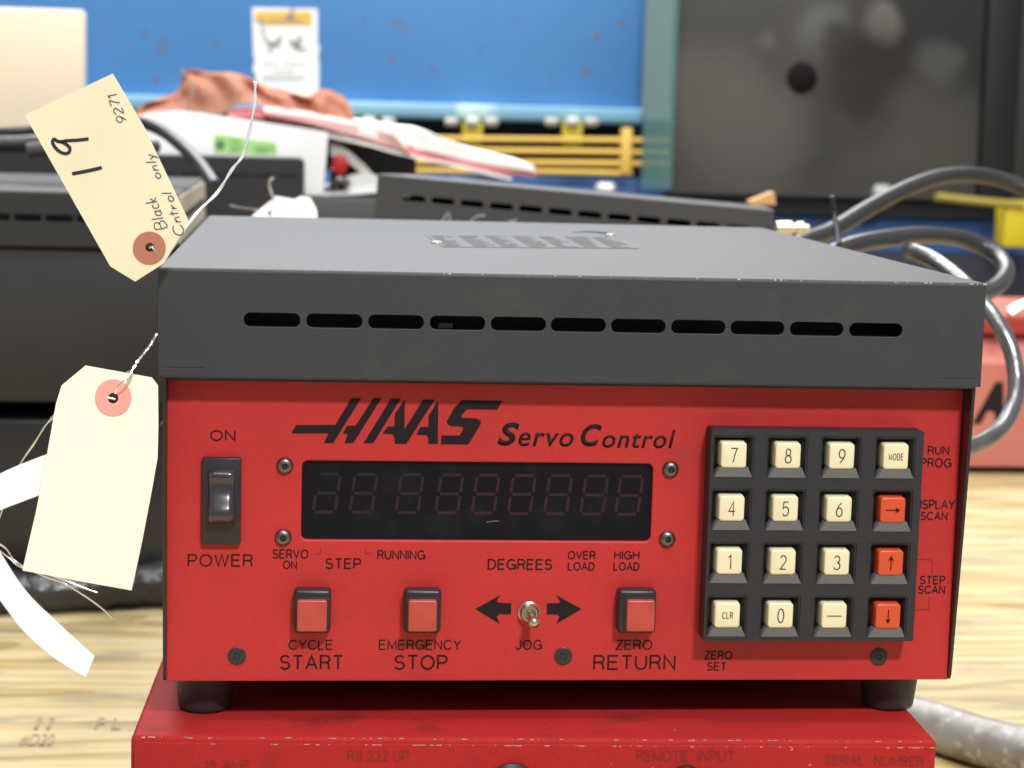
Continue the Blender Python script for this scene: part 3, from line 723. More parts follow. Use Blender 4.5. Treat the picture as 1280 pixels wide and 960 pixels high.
# dark unit further back on the left
pc = P(380, 199, 1.285); rx0 = pc.x-.42
r3 = thing('dark_long_enclosure', 'long near-black enclosure with rounded end, in front of the white binder', 'enclosure', (pc.x-.2, 1.29, ZB))
bm = toXZ(curve_mesh([rrect(rx0, ZB, pc.x, pc.z, .006)], .06, .0008), 1.285+.03)
part('case', bm, mat('matte_black', (.022, .022, .024), .5), r3)
sb = nb()
for i in range(7):
    p = P(372-i*30, 218-i*.4, 1.284); box(sb, (p.x-.019, 1.2838, p.z-.0022), (p.x-.001, 1.2848, p.z+.0022), .0006)
part('slot_row', sb, mat('slot_black', (.006, .006, .007), .6), r3, smooth=False)
part('lid_strip', boxbm((rx0+.004, 1.289, pc.z+.0002), (pc.x-.006, 1.34, pc.z+.0022)), mat('pale_lid_strip', (.35, .35, .33), .6), r3, smooth=False)

# black block carrying the binder
pk = P(430, 243, 1.365)
blk = thing('black_plinth_box', 'black box under the right end of the white binder', 'box', (pk.x-.1, 1.5, ZB))
part('case', boxbm((pk.x-.33, 1.352, ZB), (pk.x+.22, 1.72, pk.z-.002), .003), blackpaint, blk)

# ================================================================== binder, folder, rag
white = mat('white_vinyl', (.92, .93, .94), .45, 0, None, [(6, .5, .8, (.87, .88, .89), ONE)])
YB = 1.36
bn = thing('ring_binder', 'white ring binder lying on its side beneath the orange cloth, red disc in its end', 'binder', P(400, 243, YB))
outl = [(150, 152), (185, 143), (222, 139), (300, 150), (409, 166), (403, 243), (160, 243)]
pts = [P(x, y, YB) for x, y in outl]
bm = toXZ(curve_mesh([[(p.x, p.z) for p in pts]], .004, .001), YB)
part('spine', bm, white, bn)
def slab_px(pairs, depth, t, name, mt, parent, y0):
    """ribbon: list of (px,py) profile points, extruded backwards by depth, thickness t"""
    bm = nb(); top = []
    prof = [P(x, y, y0) for x, y in pairs]
    prof = catmull(prof, 4)
    A = [bm.verts.new(p) for p in prof]; B = [bm.verts.new(p+Vector((0, depth, 0))) for p in prof]
    C = [bm.verts.new(p-Vector((0, 0, t))) for p in prof]; E = [bm.verts.new(p+Vector((0, depth, -t))) for p in prof]
    for i in range(len(prof)-1):
        bm.faces.new((A[i], A[i+1], B[i+1], B[i])); bm.faces.new((C[i+1], C[i], E[i], E[i+1]))
        bm.faces.new((A[i+1], A[i], C[i], C[i+1])); bm.faces.new((B[i], B[i+1], E[i+1], E[i]))
    bm.faces.new((A[0], B[0], E[0], C[0])); bm.faces.new((A[-1], C[-1], E[-1], B[-1]))
    return part(name, bm, mt, parent)
slab_px([(408, 168), (450, 176), (500, 190), (560, 203), (640, 222)], .26, .003, 'upper_board', white, bn, YB+.002)
slab_px([(403, 241), (440, 240), (476, 237), (540, 233), (640, 230)], .26, .003, 'lower_board', white, bn, YB+.002)
pgm = mat('page_edges', (.62, .61, .56), .8, 0, None, [(400, .35, .7, (.45, .44, .40), (.2, .2, 1))])
slab_px([(414, 181), (432, 186), (455, 205), (474, 222), (520, 232)], .24, .012, 'page_block', pgm, bn, YB+.012)
slab_px([(432, 222), (452, 217), (480, 222), (520, 228)], .24, .018, 'page_block', mat('page_edges_light', (.72, .72, .70), .8), bn, YB+.008)
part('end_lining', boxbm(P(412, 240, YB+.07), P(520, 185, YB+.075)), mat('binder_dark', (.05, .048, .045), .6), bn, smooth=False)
c = P(425, 205, YB+.001); bm = nb(); lathe(bm, c, (0, -1, 0), [(.0085, 0), (.0085, .001), (.006, .002), (0, .002)], 24); bm.transform(Matrix.Translation(c) @ Matrix.Diagonal((.95, 1, 1.25, 1)) @ Matrix.Translation(-c))
part('red_disc', bm, mat('red_plastic', (.45, .02, .015), .4), bn)
bm = nb(); tube(bm, [P(415, 235, YB+.001), P(424, 224, YB), P(436, 232, YB+.001)], .004, 8, 4); lathe(bm, P(414, 213, YB-.002), (0, -1, 0), [(.0028, 0), (.002, .002), (0, .0028)], 12)
part('ring_lever', bm, darksteel, bn)
# sticker on the spine
sp_ = [P(x, y, YB-.003) for x, y in rrect(266, 169, 346, 194, 4)]
skew = [(p.x, p.z-(p.x-sp_[0].x)*.0) for p in sp_]
q = [(267, 170), (272, 168), (345, 178), (346, 192), (342, 194.5), (268, 191)]
stk = toXZ(curve_mesh([[(P(x, y, YB-.003).x, P(x, y, YB-.003).z) for x, y in q]], .0006), YB-.0026)
st = part('sticker', stk, mat('green_sticker', (.33, .66, .20), .6, 0, None, [(60, .45, .6, (.50, .78, .32), ONE)]), bn)
bm = nb(); lathe(bm, P(275, 181, YB-.003), (0, -1, 0), [(.005, 0), (.005, .0005), (0, .0005)], 16)
for x0, x1, y in ((288, 300, 176), (288, 303, 182), (286, 298, 187), (318, 340, 184), (318, 334, 189)):
    a = P(x0, y, YB-.0032); b = P(x1, y+1.6, YB-.0032); box(bm, (a.x, a.y-.0002, b.z), (b.x, a.y, a.z))
part('sticker_print', bm, mat('sticker_ink', (.10, .22, .10), .6), st, smooth=False)

fd = thing('paper_folder', 'pink edged folder stuffed with white papers drooping off the right of the binder', 'folder', P(450, 175, 1.38))
pink = mat('pink_folder', (.80, .20, .20), .7, 0, None, [(30, .4, .7, (.84, .42, .42), (.4, 1, 2))])
def sheet(name, upper, lower, y0, depth, mt, n=5):
    """closed sheet stack between an upper and a lower edge line seen from the front"""
    bm = nb(); U = catmull([P(x, y, y0) for x, y in upper], n); Lw = catmull([P(x, y, y0) for x, y in lower], n)
    k = min(len(U), len(Lw)); rings = []
    for i in range(k):
        u, l = U[i], Lw[i]; wob = .004*math.sin(i*.7)
        rings.append([bm.verts.new(v) for v in (u+Vector((0, wob, 0)), u+Vector((0, depth, .004)), l+Vector((0, depth, .0)), l+Vector((0, wob, 0)))])
    for a, b in zip(rings, rings[1:]):
        for j in range(4): bm.faces.new((a[j], a[(j+1) % 4], b[(j+1) % 4], b[j]))
    bm.faces.new(rings[0]); bm.faces.new(rings[-1][::-1])
    return part(name, bm, mt, fd, angle=40)
sheet('folder_cover', [(285, 139), (350, 140), (440, 158), (520, 184), (600, 203), (670, 214)], [(285, 147), (350, 151), (440, 172), (520, 198), (600, 213), (668, 221)], 1.372, .2, pink)
sheet('paper_stack', [(340, 138), (420, 149), (500, 161), (535, 166), (590, 188), (668, 208)], [(340, 141), (420, 160), (500, 181), (535, 189), (590, 201), (668, 215)], 1.366, .2, mat('stacked_paper', (.93, .93, .92), .75, 0, None, [(120, .5, .75, (.72, .60, .58), (.1, 1, 3))]))
sheet('folder_cover', [(330, 138), (380, 144), (450, 158), (492, 168)], [(330, 142), (380, 152), (450, 172), (513, 192)], 1.360, .02, mat('pale_pink_flap', (.86, .52, .50), .7))

# shop rag: draped cloth with folds
ragm = mat('orange_cloth', (.68, .32, .21), .9, 0, (600, .5, .001), [(14, .4, .7, (.76, .42, .30), ONE), (60, .5, .8, (.58, .24, .15), ONE)], spec=.15)
def rag():
    bm = nb(); top = [(165, 146), (178, 132), (200, 122), (222, 112), (229, 92), (240, 88), (262, 91), (290, 92), (312, 97), (335, 108), (352, 111), (365, 118), (385, 121), (400, 112), (415, 114), (432, 124), (441, 142), (443, 156)]
    bot = [(165, 153), (180, 147), (200, 140), (222, 136), (238, 138), (255, 142), (275, 143), (292, 131), (312, 128), (335, 132), (352, 134), (365, 138), (385, 143), (400, 147), (415, 152), (432, 155), (441, 157), (443, 160)]
    T_ = catmull([P(x, y, 1.44) for x, y in top], 9); B_ = catmull([P(x, y, 1.385) for x, y in bot], 9); N = len(T_); K = 18; rows = []
    for i in range(N):
        t = i/(N-1); row = []
        for k in range(K+1):
            s = k/K
            if s <= .6:
                a = s/.6; p = B_[i].lerp(T_[i], a); p.z = B_[i].z+(T_[i].z-B_[i].z)*math.sin(a*math.pi/2)**.9
            else:
                a = (s-.6)/.4; p = T_[i]+Vector((0, .09*a, -(T_[i].z-B_[i].z)*a*a*.95))
            env = math.sin(min(1, s/.6)*math.pi)*1.0+.25 if s <= .6 else .25
            f = noise.noise(Vector((t*9+s*1.5, s*2.2, 1.3)))*.034+noise.noise(Vector((t*5, s*4+t*6, 7)))*.014+noise.noise(Vector((t*30, s*7, 3)))*.004
            fold = .016*math.sin(t*34+5*s+3*noise.noise(Vector((t*4, s*2, 0))))
            p = p+Vector((0, -(f+fold*.8)*env, f*.15*env))
            if k == 0: p.y -= .004
            row.append(bm.verts.new(p))
        rows.append(row)
    for a, b in zip(rows, rows[1:]):
        for k in range(K): bm.faces.new((a[k], a[k+1], b[k+1], b[k]))
    r = bmesh.ops.solidify(bm, geom=list(bm.faces), thickness=.0016)
    o = part('shop_rag', bm, ragm, None, angle=180)
    return o
rg = rag()
tag(rg, 'crumpled orange shop cloth draped over the white binder', 'cloth')
# turned-back corner with a grey hem
bm = nb(); tube(bm, [P(x, y, 1.375) for x, y in ((226, 86), (234, 98), (243, 112), (236, 126), (240, 136), (258, 140), (276, 142), (288, 135))], .0012, 6, 6)
hem = part('hem', bm, mat('grey_hem', (.36, .30, .24), .9), rg)

# ================================================================== tags
def px_plane(o, n):
    o = Vector(o); n = Vector(n).normalized(); u = Vector((1, 0, 0)); u = (u-n*u.dot(n)).normalized(); v = n.cross(u)
    if v.z < 0: v = -v
    u = v.cross(n) if v.cross(n).x > 0 else -v.cross(n)
    def f(x, y):
        p = PP(x, y, o, n)-o; return (p.dot(u), p.dot(v))
    return o, u, v, f
def hole_px(f, cx, cy, r): return [f(cx+r*math.cos(2*math.pi*k/28), cy+r*math.sin(2*math.pi*k/28)) for k in range(28)]
# upper, written tag
O = P(187, 310, -.012); o_, u_, v_, f1 = px_plane(O, (-.12, -1, .12))
N1 = u_.cross(v_)
TAG1 = [(31, 144), (141, 92), (180, 158), (234, 272), (236, 277), (205, 329), (169, 352), (138, 333)]
t1 = thing('written_tag', 'manila tag with black handwriting, standing up at the lid corner', 'paper tag', O)
g = curve_mesh([[f1(*p) for p in TAG1], hole_px(f1, 187.5, 309, 6)], .00035); part('card', frame_on(g, o_, u_, v_), manila, t1, smooth=False)
g = curve_mesh([hole_px(f1, 187, 310, 20.5), hole_px(f1, 187.5, 309, 5.6)], .0002); part('eyelet_ring', frame_on(g, o_+N1*.0004, u_, v_), ring_m, t1, smooth=False)
def ink_line(bm, f, o, u, v, N, pts, r, n=5):
    pp = []
    for x, y in pts:
        a, b = f(x, y); pp.append(o+u*a+v*b+N*.0002)
    tube(bm, pp, r, 6, n)
def hw(parent, strokes, r, mt, f, o, u, v, N, name='handwriting', conv=lambda x, y: (x, y)):
    bm = nb()
    for s in strokes: ink_line(bm, f, o, u, v, N, [conv(*p) for p in s], r)
    return part(name, bm, mt, parent)
c8 = lambda x, y: (x/5.333, 140+y/5.333)
def spline2(pts, n=6): return [(p.x, p.y) for p in catmull([(a, b, 0) for a, b in pts], n)]
def ink_part(strokes, hw, mt, parent, N):
    bm = nb()
    for i, p in enumerate(strokes): ribbon2d(bm, [f1(*q) for q in p], hw, (i % 6)*.00002)
    return part('handwriting', frame_on(bm, o_+N*.00032, u_, v_), mt, parent, smooth=False)
ink_part([[c8(*p) for p in spline2([(592, 180), (520, 188), (450, 192), (395, 198), (362, 182), (352, 205), (372, 240), (400, 265), (435, 278), (462, 268), (466, 240), (440, 215), (405, 197)])]], .00058, marker, t1, N1)
ink_part([[c8(*p) for p in ((482, 413), (560, 398), (620, 386), (680, 371))]], .00062, marker, t1, N1)
def hand(s, start, end, h, slant=.15):
    """handwriting: baseline from start to end (pixels), letters h pixels tall, tops to the left of the run"""
    st, wt = layout(s, .22); sx, sy = start; dx, dy = (end[0]-sx)/wt, (end[1]-sy)/wt
    L_ = math.hypot(dx, dy); ux, uy = dx/L_, dy/L_; nx, ny = uy, -ux
    if nx > 0: nx, ny = -nx, -ny
    out = []; rr_ = random.Random(len(s))
    for p in st:
        jx = rr_.uniform(-.05, .05); q = [(a+jx+b*slant, b*(1+jx)) for a, b in p]
        q = [(sx+dx*a+nx*h*b, sy+dy*a+ny*h*b) for a, b in q]
        out.append(spline2(q, 2) if len(q) > 3 else q)
    return out
c4 = lambda x, y: (20+x/3.554, 90+y/3.554)
for s_, a_, b_, h_ in (('9271', (492, 218), (448, 98), 11.5), ('Black', (672, 690), (622, 558), 14), ('only', (646, 470), (610, 362), 12), ('Cntrol', (752, 724), (692, 535), 12)):
    ink_part(hand(s_, c4(*a_), c4(*b_), h_), .00017, pen, t1, N1)

# lower, blank tag
O = P(141.5, 497, -.014); o2, u2, v2, f2 = px_plane(O, (.05, -1, .42)); N2 = u2.cross(v2)
t2 = thing('blank_tag', 'blank manila tag with pink eyelet ring hanging left of the power switch', 'paper tag', O)
TAG2 = [(107, 457), (190, 472), (197.5, 482), (198, 530), (197, 572), (190, 612), (178, 675), (164.5, 738), (97, 726), (28, 713), (45, 640), (59, 567), (70, 505), (77, 482)]
bm = curve_mesh([[f2(*p) for p in TAG2], hole_px(f2, 141.5, 498, 7)], .0004); part('card', frame_on(bm, o2, u2, v2), manila2, t2, smooth=False)
bm = curve_mesh([hole_px(f2, 141.5, 497.5, 23), hole_px(f2, 141.5, 498, 6.7)], .0002); part('eyelet_ring', frame_on(bm, o2+N2*.0004, u2, v2), ring_m2, t2, smooth=False)

def twist(pts, r, sep, turns, name, label, mt, group=None):
    C_ = catmull(pts, 10); bm = nb(); n = len(C_)
    for ph in (0, math.pi):
        q = []
        for i, p in enumerate(C_):
            a = ph+turns*2*math.pi*i/(n-1); q.append(p+rt*math.cos(a)*sep+up*math.sin(a)*sep*.3+fw*math.sin(a)*sep)
        tube(bm, q, r, 6, 2)
    o = part(name, bm, mt); return tag(o, label, 'wire', group)
twist([P(205, 327, -.012), P(222, 300, -.008), P(245, 268, -.004), P(272, 240, 0), P(290, 212, 0), P(303, 195, 0), P(312, 165, 0), P(318, 128, 0), P(319, 102, 0)], .00038, .0003, 4, 'tie_wire', 'twisted white wire rising from the written tag over the green sticker', wirew)
bm = nb(); tube(bm, [P(187, 310, -.0125), P(190, 309, -.013), P(197, 318, -.013), P(205, 328, -.012)], .0003, 6, 5); tag(part('tie_wire', bm, wire_m), 'short wire loop through the brown ring of the written tag', 'wire')
twist([P(160, 473, -.015), P(170, 455, -.010), P(180, 442, -.006), P(190, 428, -.003), P(196, 417, -.001)], .0003, .00035, 5, 'tie_wire', 'twisted wire stub above the blank tag', wire_m)
bm = nb(); tube(bm, [P(144, 492, -.0175), P(148, 482, -.019), P(160, 472, -.018), P(166, 466, -.013), P(158, 466, -.008), P(142, 485, -.004)], .0003, 6, 6)
tube(bm, [P(134.5, 497, -.0145), P(144, 499, -.0145)], .00035, 6, 0)
tag(part('tie_wire', bm, wire_m), 'thin wire through the pink ring of the blank tag', 'wire')
bm = nb()
tube(bm, [P(80, 505, .02), P(62, 525, .02), P(45, 550, .02), P(24, 582, .02), P(-5, 640, .02)], .0003, 6, 6)
tube(bm, [P(82, 512, .022), P(58, 530, .022), P(42, 556, .022), P(20, 590, .022), P(-5, 660, .022)], .0003, 6, 6)
tag(part('tie_wire', bm, wire_m), 'pair of loose wires curving out left of the blank tag above the white strip', 'wire')
bm = nb()
tube(bm, [P(-5, 678, .01), P(8, 686, .01), P(20, 702, .01), P(50, 718, .0), P(80, 729, -.01), P(100, 741, -.01), P(122, 756, -.012), P(141, 772, -.012)], .00035, 6, 6)
tube(bm, [P(-5, 684, .01), P(12, 698, .01), P(26, 709, .005), P(60, 718, .0), P(85, 727, -.005), P(105, 735, -.008), P(122, 741, -.01)], .0003, 6, 6)
tag(part('tie_wire', bm, wire_m), 'pair of loose wire ends poking out under the blank tag', 'wire')

# white paper strip curling out of frame and back
def ribbon(edge0, edge1, name, label):
    a = catmull(edge0, 8); b = catmull(edge1, 8); bm = nb()
    rows = [[bm.verts.new(p.lerp(q, k/3)) for k in range(4)] for p, q in zip(a, b)]
    for r0, r1_ in zip(rows, rows[1:]):
        for k in range(3): bm.faces.new((r0[k], r0[k+1], r1_[k+1], r1_[k]))
    bmesh.ops.solidify(bm, geom=list(bm.faces), thickness=.0003)
    return tag(part(name, bm, paperw, angle=30), label, 'paper strip')
ribbon([P(100, 552, -.002), P(60, 567, -.008), P(0, 592, -.024), P(-45, 622, -.045), P(-50, 680, -.075), P(0, 750, -.098), P(30, 789, -.101), P(68, 822, -.103), P(107, 846, -.105)],
       [P(100, 600, -.010), P(60, 615, -.018), P(0, 638, -.034), P(-20, 650, -.050), P(-15, 668, -.065), P(0, 690, -.080), P(32, 738, -.083), P(72, 778, -.085), P(118, 820, -.087)],
       'paper_strip', 'curled white paper strip looping out at the left under the blank tag')

# tag behind the main lid
O = P(355, 262, .62); o3, u3, v3, f3 = px_plane(O, (0, -1, .3))
t3 = thing('rear_tag', 'white tag end peeping over the back of the main lid', 'paper tag', O)
bm = curve_mesh([[f3(*p) for p in ((315, 270), (345, 245), (368, 249), (376, 245), (388, 247), (396, 262), (399, 300), (312, 300))], hole_px(f3, 337, 267, 2.5)], .0005); part('card', frame_on(bm, o3, u3, v3), mat('white_card', (.88, .87, .82), .7), t3, smooth=False)
bm = nb(); tube(bm, [P(345, 262, .60), P(320, 262, .6), P(300, 260, .62), P(288, 257, .64)], .0008, 6, 5); tag(part('tie_wire', bm, wire_m), 'silver wire left of the white tag behind the lid', 'wire')
bm = nb(); tube(bm, [P(342, 247, .62), P(338, 236, .62), P(337, 226, .62), P(342, 222, .62)], .0011, 6, 5); tag(part('tie_wire', bm, wire_m), 'short hooked wire standing above the white tag behind the lid', 'wire')

# ================================================================== cables
cabg = mat('grey_cable', (.028, .028, .031), .42, 0, (300, .15, .0005)); cabk = mat('black_cable', (.022, .022, .024), .42, 0, (80, .4, .002))
braid = mat('silver_conduit', (.22, .22, .23), .26, .7, (160, .5, .0008), [(60, .45, .6, (.16, .16, .17), ONE)])
def cable(pts, r, mt, name, label, cat='cable', n=10, seg=14):
    bm = nb(); tube(bm, pts, r, seg, n); return tag(part(name, bm, mt, angle=60), label, cat)
cable([P(960, 330, .46), P(1000, 304, .50), P(1040, 288, .54), P(1090, 258, .58), P(1140, 233, .62), P(1185, 220, .66), P(1235, 221, .68), P(1290, 240, .68), P(1370, 290, .66)], .0057, cabg, 'thick_cable', 'thick grey cable arching highest over the right side, under the dark tinted door')
cable([P(1010, 335, .44), P(1050, 312, .46), P(1090, 301, .48), P(1150, 294, .52), P(1200, 298, .55), P(1240, 314, .55), P(1258, 338, .52), P(1240, 362, .48), P(1200, 372, .44), P(1150, 390, .42)], .0056, mat('grey_cable_light', (.045, .045, .047), .33, .2, (300, .3, .0006)), 'thick_cable', 'grey cable looping back sharply at the right below the arching cable')
cable([P(1135, 312, .50), P(1165, 324, .48), P(1195, 345, .45), P(1222, 372, .42), P(1248, 405, .40), P(1266, 445, .39), P(1270, 490, .38), P(1258, 525, .37), P(1235, 548, .36), P(1205, 560, .35), P(1150, 572, .34)], .0049, braid, 'braided_conduit', 'shiny silver braided conduit curving down past the pinkish block at right', 'conduit', 10, 16)
cable([P(1049, 306, .40), P(1047, 290, .41), P(1043, 270, .42), P(1040, 245, .42)], .0016, cabk, 'cable_tie', 'thin upright cable tie sticking up behind the right of the lid', 'cable tie')
bm = nb(); lathe(bm, P(970, 285, .42), (1, 0, .02), [(.0042, 0), (.0042, .009), (.0028, .009), (.0028, .012), (.0038, .012), (.0038, .016), (.0022, .017), (.0022, .019), (0, .019)], 16)
tag(part('brass_fitting', bm, mat('pale_brass', (.75, .68, .48), .3, .8)), 'small pale brass fitting at the back right corner of the main lid', 'fitting')
# left background cables
cable([P(-30, 168, .95), P(30, 163, .95), P(80, 160, .97), P(130, 163, 1.0), P(175, 170, 1.05)], .0042, cabk, 'black_cable', 'black cable lying uppermost at the left edge')
cable([P(-30, 181, .92), P(30, 180, .92), P(90, 178, .92), P(150, 182, .95)], .0068, cabk, 'black_cable', 'thick black cable below another at the left edge')
cable([P(35, 188, .88), P(80, 184, .88), P(120, 186, .9), P(170, 184, .98), P(195, 183, 1.0)], .0060, mat('dull_hose', (.06, .06, .058), .5), 'short_hose', 'dull dark hose end above the left charcoal lid', 'hose')
cable([P(130, 150, .98), P(170, 152, .97), P(200, 162, .95), P(228, 183, .90), P(250, 206, .86), P(268, 232, .82)], .0052, cabg, 'thick_cable', 'grey cable drooping across the white binder behind the written tag')
# sleeve on bench
bm = nb(); tube(bm, [PZ(-60, 768, ZB)+Vector((0, .006, .0165)), PZ(20, 768, ZB)+Vector((0, .006, .0160)), PZ(120, 764, ZB)+Vector((0, .006, .0165)), PZ(180, 760, ZB)+Vector((0, .006, .0165)), PZ(260, 756, ZB)+Vector((0, .006, .0165))], .0158, 18, 10, rf=lambda t: 1+.06*math.sin(t*40)+.05*math.sin(t*17))
tag(part('black_sleeve', bm, mat('shiny_black_sleeve', (.03, .03, .032), .28, 0, (45, .8, .006)), angle=80), 'glossy black cable sleeve along the bench below the left boxes', 'cable sleeve')
# grey pipe bottom right
a = PZ(1100, 905, ZB); 
bm = nb(); rad = .0145
pp = [PZ(x, y, ZB+rad) for x, y in ((1020, 868), (1150, 903), (1225, 926), (1320, 952), (1420, 985))]
tube(bm, pp, rad, 20, 6)
tag(part('metal_pipe', bm, mat('galvanised', (.30, .30, .29), .5, .4, (60, .4, .002), [(50, .45, .65, (.22, .20, .17), (1, 1, 1)), (160, .55, .7, (.45, .44, .42), ONE)]), angle=80), 'stained grey metal pipe on the bench at the lower right', 'pipe')

# ================================================================== faded red block at right
Yr = 1.36
rb_ = thing('pink_red_case', 'faded pinkish red metal case with a black slanted letter, at the right edge', 'case', P(1240, 583, Yr))
prof = [(583, 0), (578, -.0), (556, .0), (455, .0), (452, .004), (417, .05), (412, .055), (398, .055), (394, .06)]
bm = nb(); xl = P(1120, 500, Yr).x; xr = xl+.32
prof3 = []
zb_ = P(1240, 583, Yr).z
for py, dy in prof: prof3.append((Yr+dy, P(1250, py, Yr+dy).z))
prof3 += [(Yr+.30, prof3[-1][1]), (Yr+.30, zb_)]
A = [bm.verts.new((xl, y, z)) for y, z in prof3]; B = [bm.verts.new((xr, y, z)) for y, z in prof3]
n = len(A)
for i in range(n): bm.faces.new((A[i], A[(i+1) % n], B[(i+1) % n], B[i]))
bm.faces.new(A); bm.faces.new(B[::-1])
part('shell', bm, mat('faded_red', (.56, .19, .15), .5, 0, (500, .3, .0005), [(20, .4, .8, (.50, .13, .10), ONE)]), rb_, smooth=False)
AA = [(1218, 548), (1246, 480), (1254, 480), (1256, 524), (1253, 530), (1246, 530), (1246, 512), (1234, 512), (1228, 531), (1224, 548)]
AA = [(1215, 530), (1244, 478), (1254, 477), (1255, 528), (1244, 528), (1243, 515), (1234, 514), (1226, 530)]
p_ = [P(x, y, Yr-.0004) for x, y in AA]
part('logo', toXZ(curve_mesh([[(q.x, q.z) for q in p_]], .0004), Yr-.0004), ink, rb_, smooth=False)
part('lid_band', boxbm((xl, Yr+.03, P(1250, 417, Yr+.03).z), (xr, Yr+.06, P(1250, 397, Yr+.03).z)), mat('deep_red_band', (.36, .03, .025), .5), rb_, smooth=False)
bm = nb(); tube(bm, [P(1262, 392, 1.30), P(1275, 384, 1.30), P(1295, 378, 1.3)], .007, 10, 3); tag(part('steel_fitting', bm, steel), 'shiny steel fitting on top of the pinkish case at the right edge', 'fitting')

RUST = mat('rust_spot_brown', (.13, .14, .24), .8)
# ================================================================== machine behind
YM = 2.9
blue = mat('machine_blue', (.072, .245, .56), .5, 0, (60, .2, .002), [(2.5, .3, .8, (.09, .29, .64), ONE), (12, .66, .74, (.12, .22, .42), ONE)])
mc = thing('blue_machine', 'large blue painted machine panel filling the background', 'machine', (P(400, 60, YM).x, YM+.2, -1.2))
z0 = P(500, 127, YM).z; z1 = z0+.9; xl = P(-150, 60, YM).x; xr = P(806, 60, YM).x
part('upper_panel', boxbm((xl, YM, z0), (xr, YM+.5, z1), .004), blue, mc)
za = P(500, 127, YM).z; zb2 = P(500, 148, YM).z
part('ledge', boxbm((xl, YM-.03, zb2), (xr, YM+.02, za), .008, 3), mat('pale_ledge', (.20, .42, .58), .35, 0, None, [(9, .5, .62, (.50, .70, .76), ONE)]), mc)
part('recess_back', boxbm((xl, YM+.22, P(500, 262, YM).z), (xr+1.2, YM+.25, zb2+.01)), mat('recess_dark', (.035, .037, .045), .6), mc, smooth=False)
part('lower_panel', boxbm((xl, YM-.01, -1.2), (xr+1.3, YM+.3, P(700, 222, YM).z), .004), mat('machine_blue_low', (.05, .16, .42), .5, 0, None, [(6, .3, .8, (.03, .09, .27), ONE)]), mc)
part('lower_recess', boxbm((P(830, 300, YM).x, YM-.05, -1.2), (xr+1.3, YM-.012, P(1150, 316, YM-.05).z), .004), mat('lower_recess_dark', (.02, .022, .04), .6), mc)
part('under_door_gap', boxbm((P(830, 240, YM-.02).x, YM-.04, P(1050, 268, YM-.02).z), (xr+1.3, YM-.012, P(1050, 246, YM-.02).z)), mat('gap_black', (.015, .015, .018), .6), mc)
# dark tinted door
def add_reflection_blobs(M, Y, blobs):  # blurred reflections and dark smears painted into the base colour
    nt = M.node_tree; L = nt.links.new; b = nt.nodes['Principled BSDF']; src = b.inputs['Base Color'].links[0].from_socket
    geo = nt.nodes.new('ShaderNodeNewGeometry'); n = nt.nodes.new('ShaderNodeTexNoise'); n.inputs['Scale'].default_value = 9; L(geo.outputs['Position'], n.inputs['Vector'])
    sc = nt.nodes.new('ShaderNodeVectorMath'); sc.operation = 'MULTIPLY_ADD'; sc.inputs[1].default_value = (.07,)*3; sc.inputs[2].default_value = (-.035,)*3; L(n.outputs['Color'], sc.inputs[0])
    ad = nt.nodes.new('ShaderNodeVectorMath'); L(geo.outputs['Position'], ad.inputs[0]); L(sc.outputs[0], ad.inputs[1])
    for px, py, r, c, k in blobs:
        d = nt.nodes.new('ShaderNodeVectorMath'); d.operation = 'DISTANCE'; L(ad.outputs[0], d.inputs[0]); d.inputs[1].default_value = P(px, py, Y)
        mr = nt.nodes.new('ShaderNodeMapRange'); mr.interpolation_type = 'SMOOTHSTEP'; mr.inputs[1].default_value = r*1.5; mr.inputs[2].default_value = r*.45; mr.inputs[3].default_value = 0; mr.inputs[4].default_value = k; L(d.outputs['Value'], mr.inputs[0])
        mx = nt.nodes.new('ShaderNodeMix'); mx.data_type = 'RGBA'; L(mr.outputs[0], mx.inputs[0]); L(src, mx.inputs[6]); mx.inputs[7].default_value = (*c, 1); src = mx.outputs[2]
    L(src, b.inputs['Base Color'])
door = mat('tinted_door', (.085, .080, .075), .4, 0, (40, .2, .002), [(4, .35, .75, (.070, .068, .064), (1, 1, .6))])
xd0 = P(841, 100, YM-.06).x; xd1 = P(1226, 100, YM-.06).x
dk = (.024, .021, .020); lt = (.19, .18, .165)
add_reflection_blobs(door, YM-.07, [(900, 20, .15, (.052, .052, .050), .9), (1180, 40, .17, (.030, .029, .029), .95), (1035, 42, .045, (.125, .128, .12), .95), (1104, 32, .036, lt, .95), (1085, 100, .10, dk, .85), (1062, 62, .035, dk, .8), (1172, 75, .04, (.10, .097, .092), .8), (1160, 160, .09, (.10, .095, .088), .7), (1010, 190, .07, (.052, .052, .05), .8), (940, 180, .10, (.125, .118, .11), .7), (880, 110, .09, (.12, .114, .105), .7), (960, 55, .02, (.11, .11, .105), .7)])
dr = thing('machine_door', 'dark tinted sliding door of the machine with a round black knob', 'door', ((xd0+xd1)/2, YM-.05, P(1000, 246, YM-.06).z))
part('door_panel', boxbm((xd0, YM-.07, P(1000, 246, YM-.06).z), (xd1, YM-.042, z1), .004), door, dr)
bm = nb(); lathe(bm, P(1002, 97, YM-.07), (0, -1, 0), [(.028, -.002), (.027, .004), (.018, .009), (0, .010)], 28); part('knob', bm, mat('knob_black', (.010, .009, .009), .8, spec=.1), dr)
part('door_post', boxbm((xd1+.002, YM-.08, P(1000, 246, YM-.06).z), (P(1268, 100, YM-.06).x, YM-.03, z1), .004), mat('post_black', (.014, .014, .016), .5), dr)
part('door_post', boxbm((P(1268, 100, YM-.06).x+.001, YM-.08, P(1000, 246, YM-.06).z), (P(1420, 100, YM-.06).x, YM-.03, z1), .004), mat('post_grey', (.03, .03, .03), .5), dr)
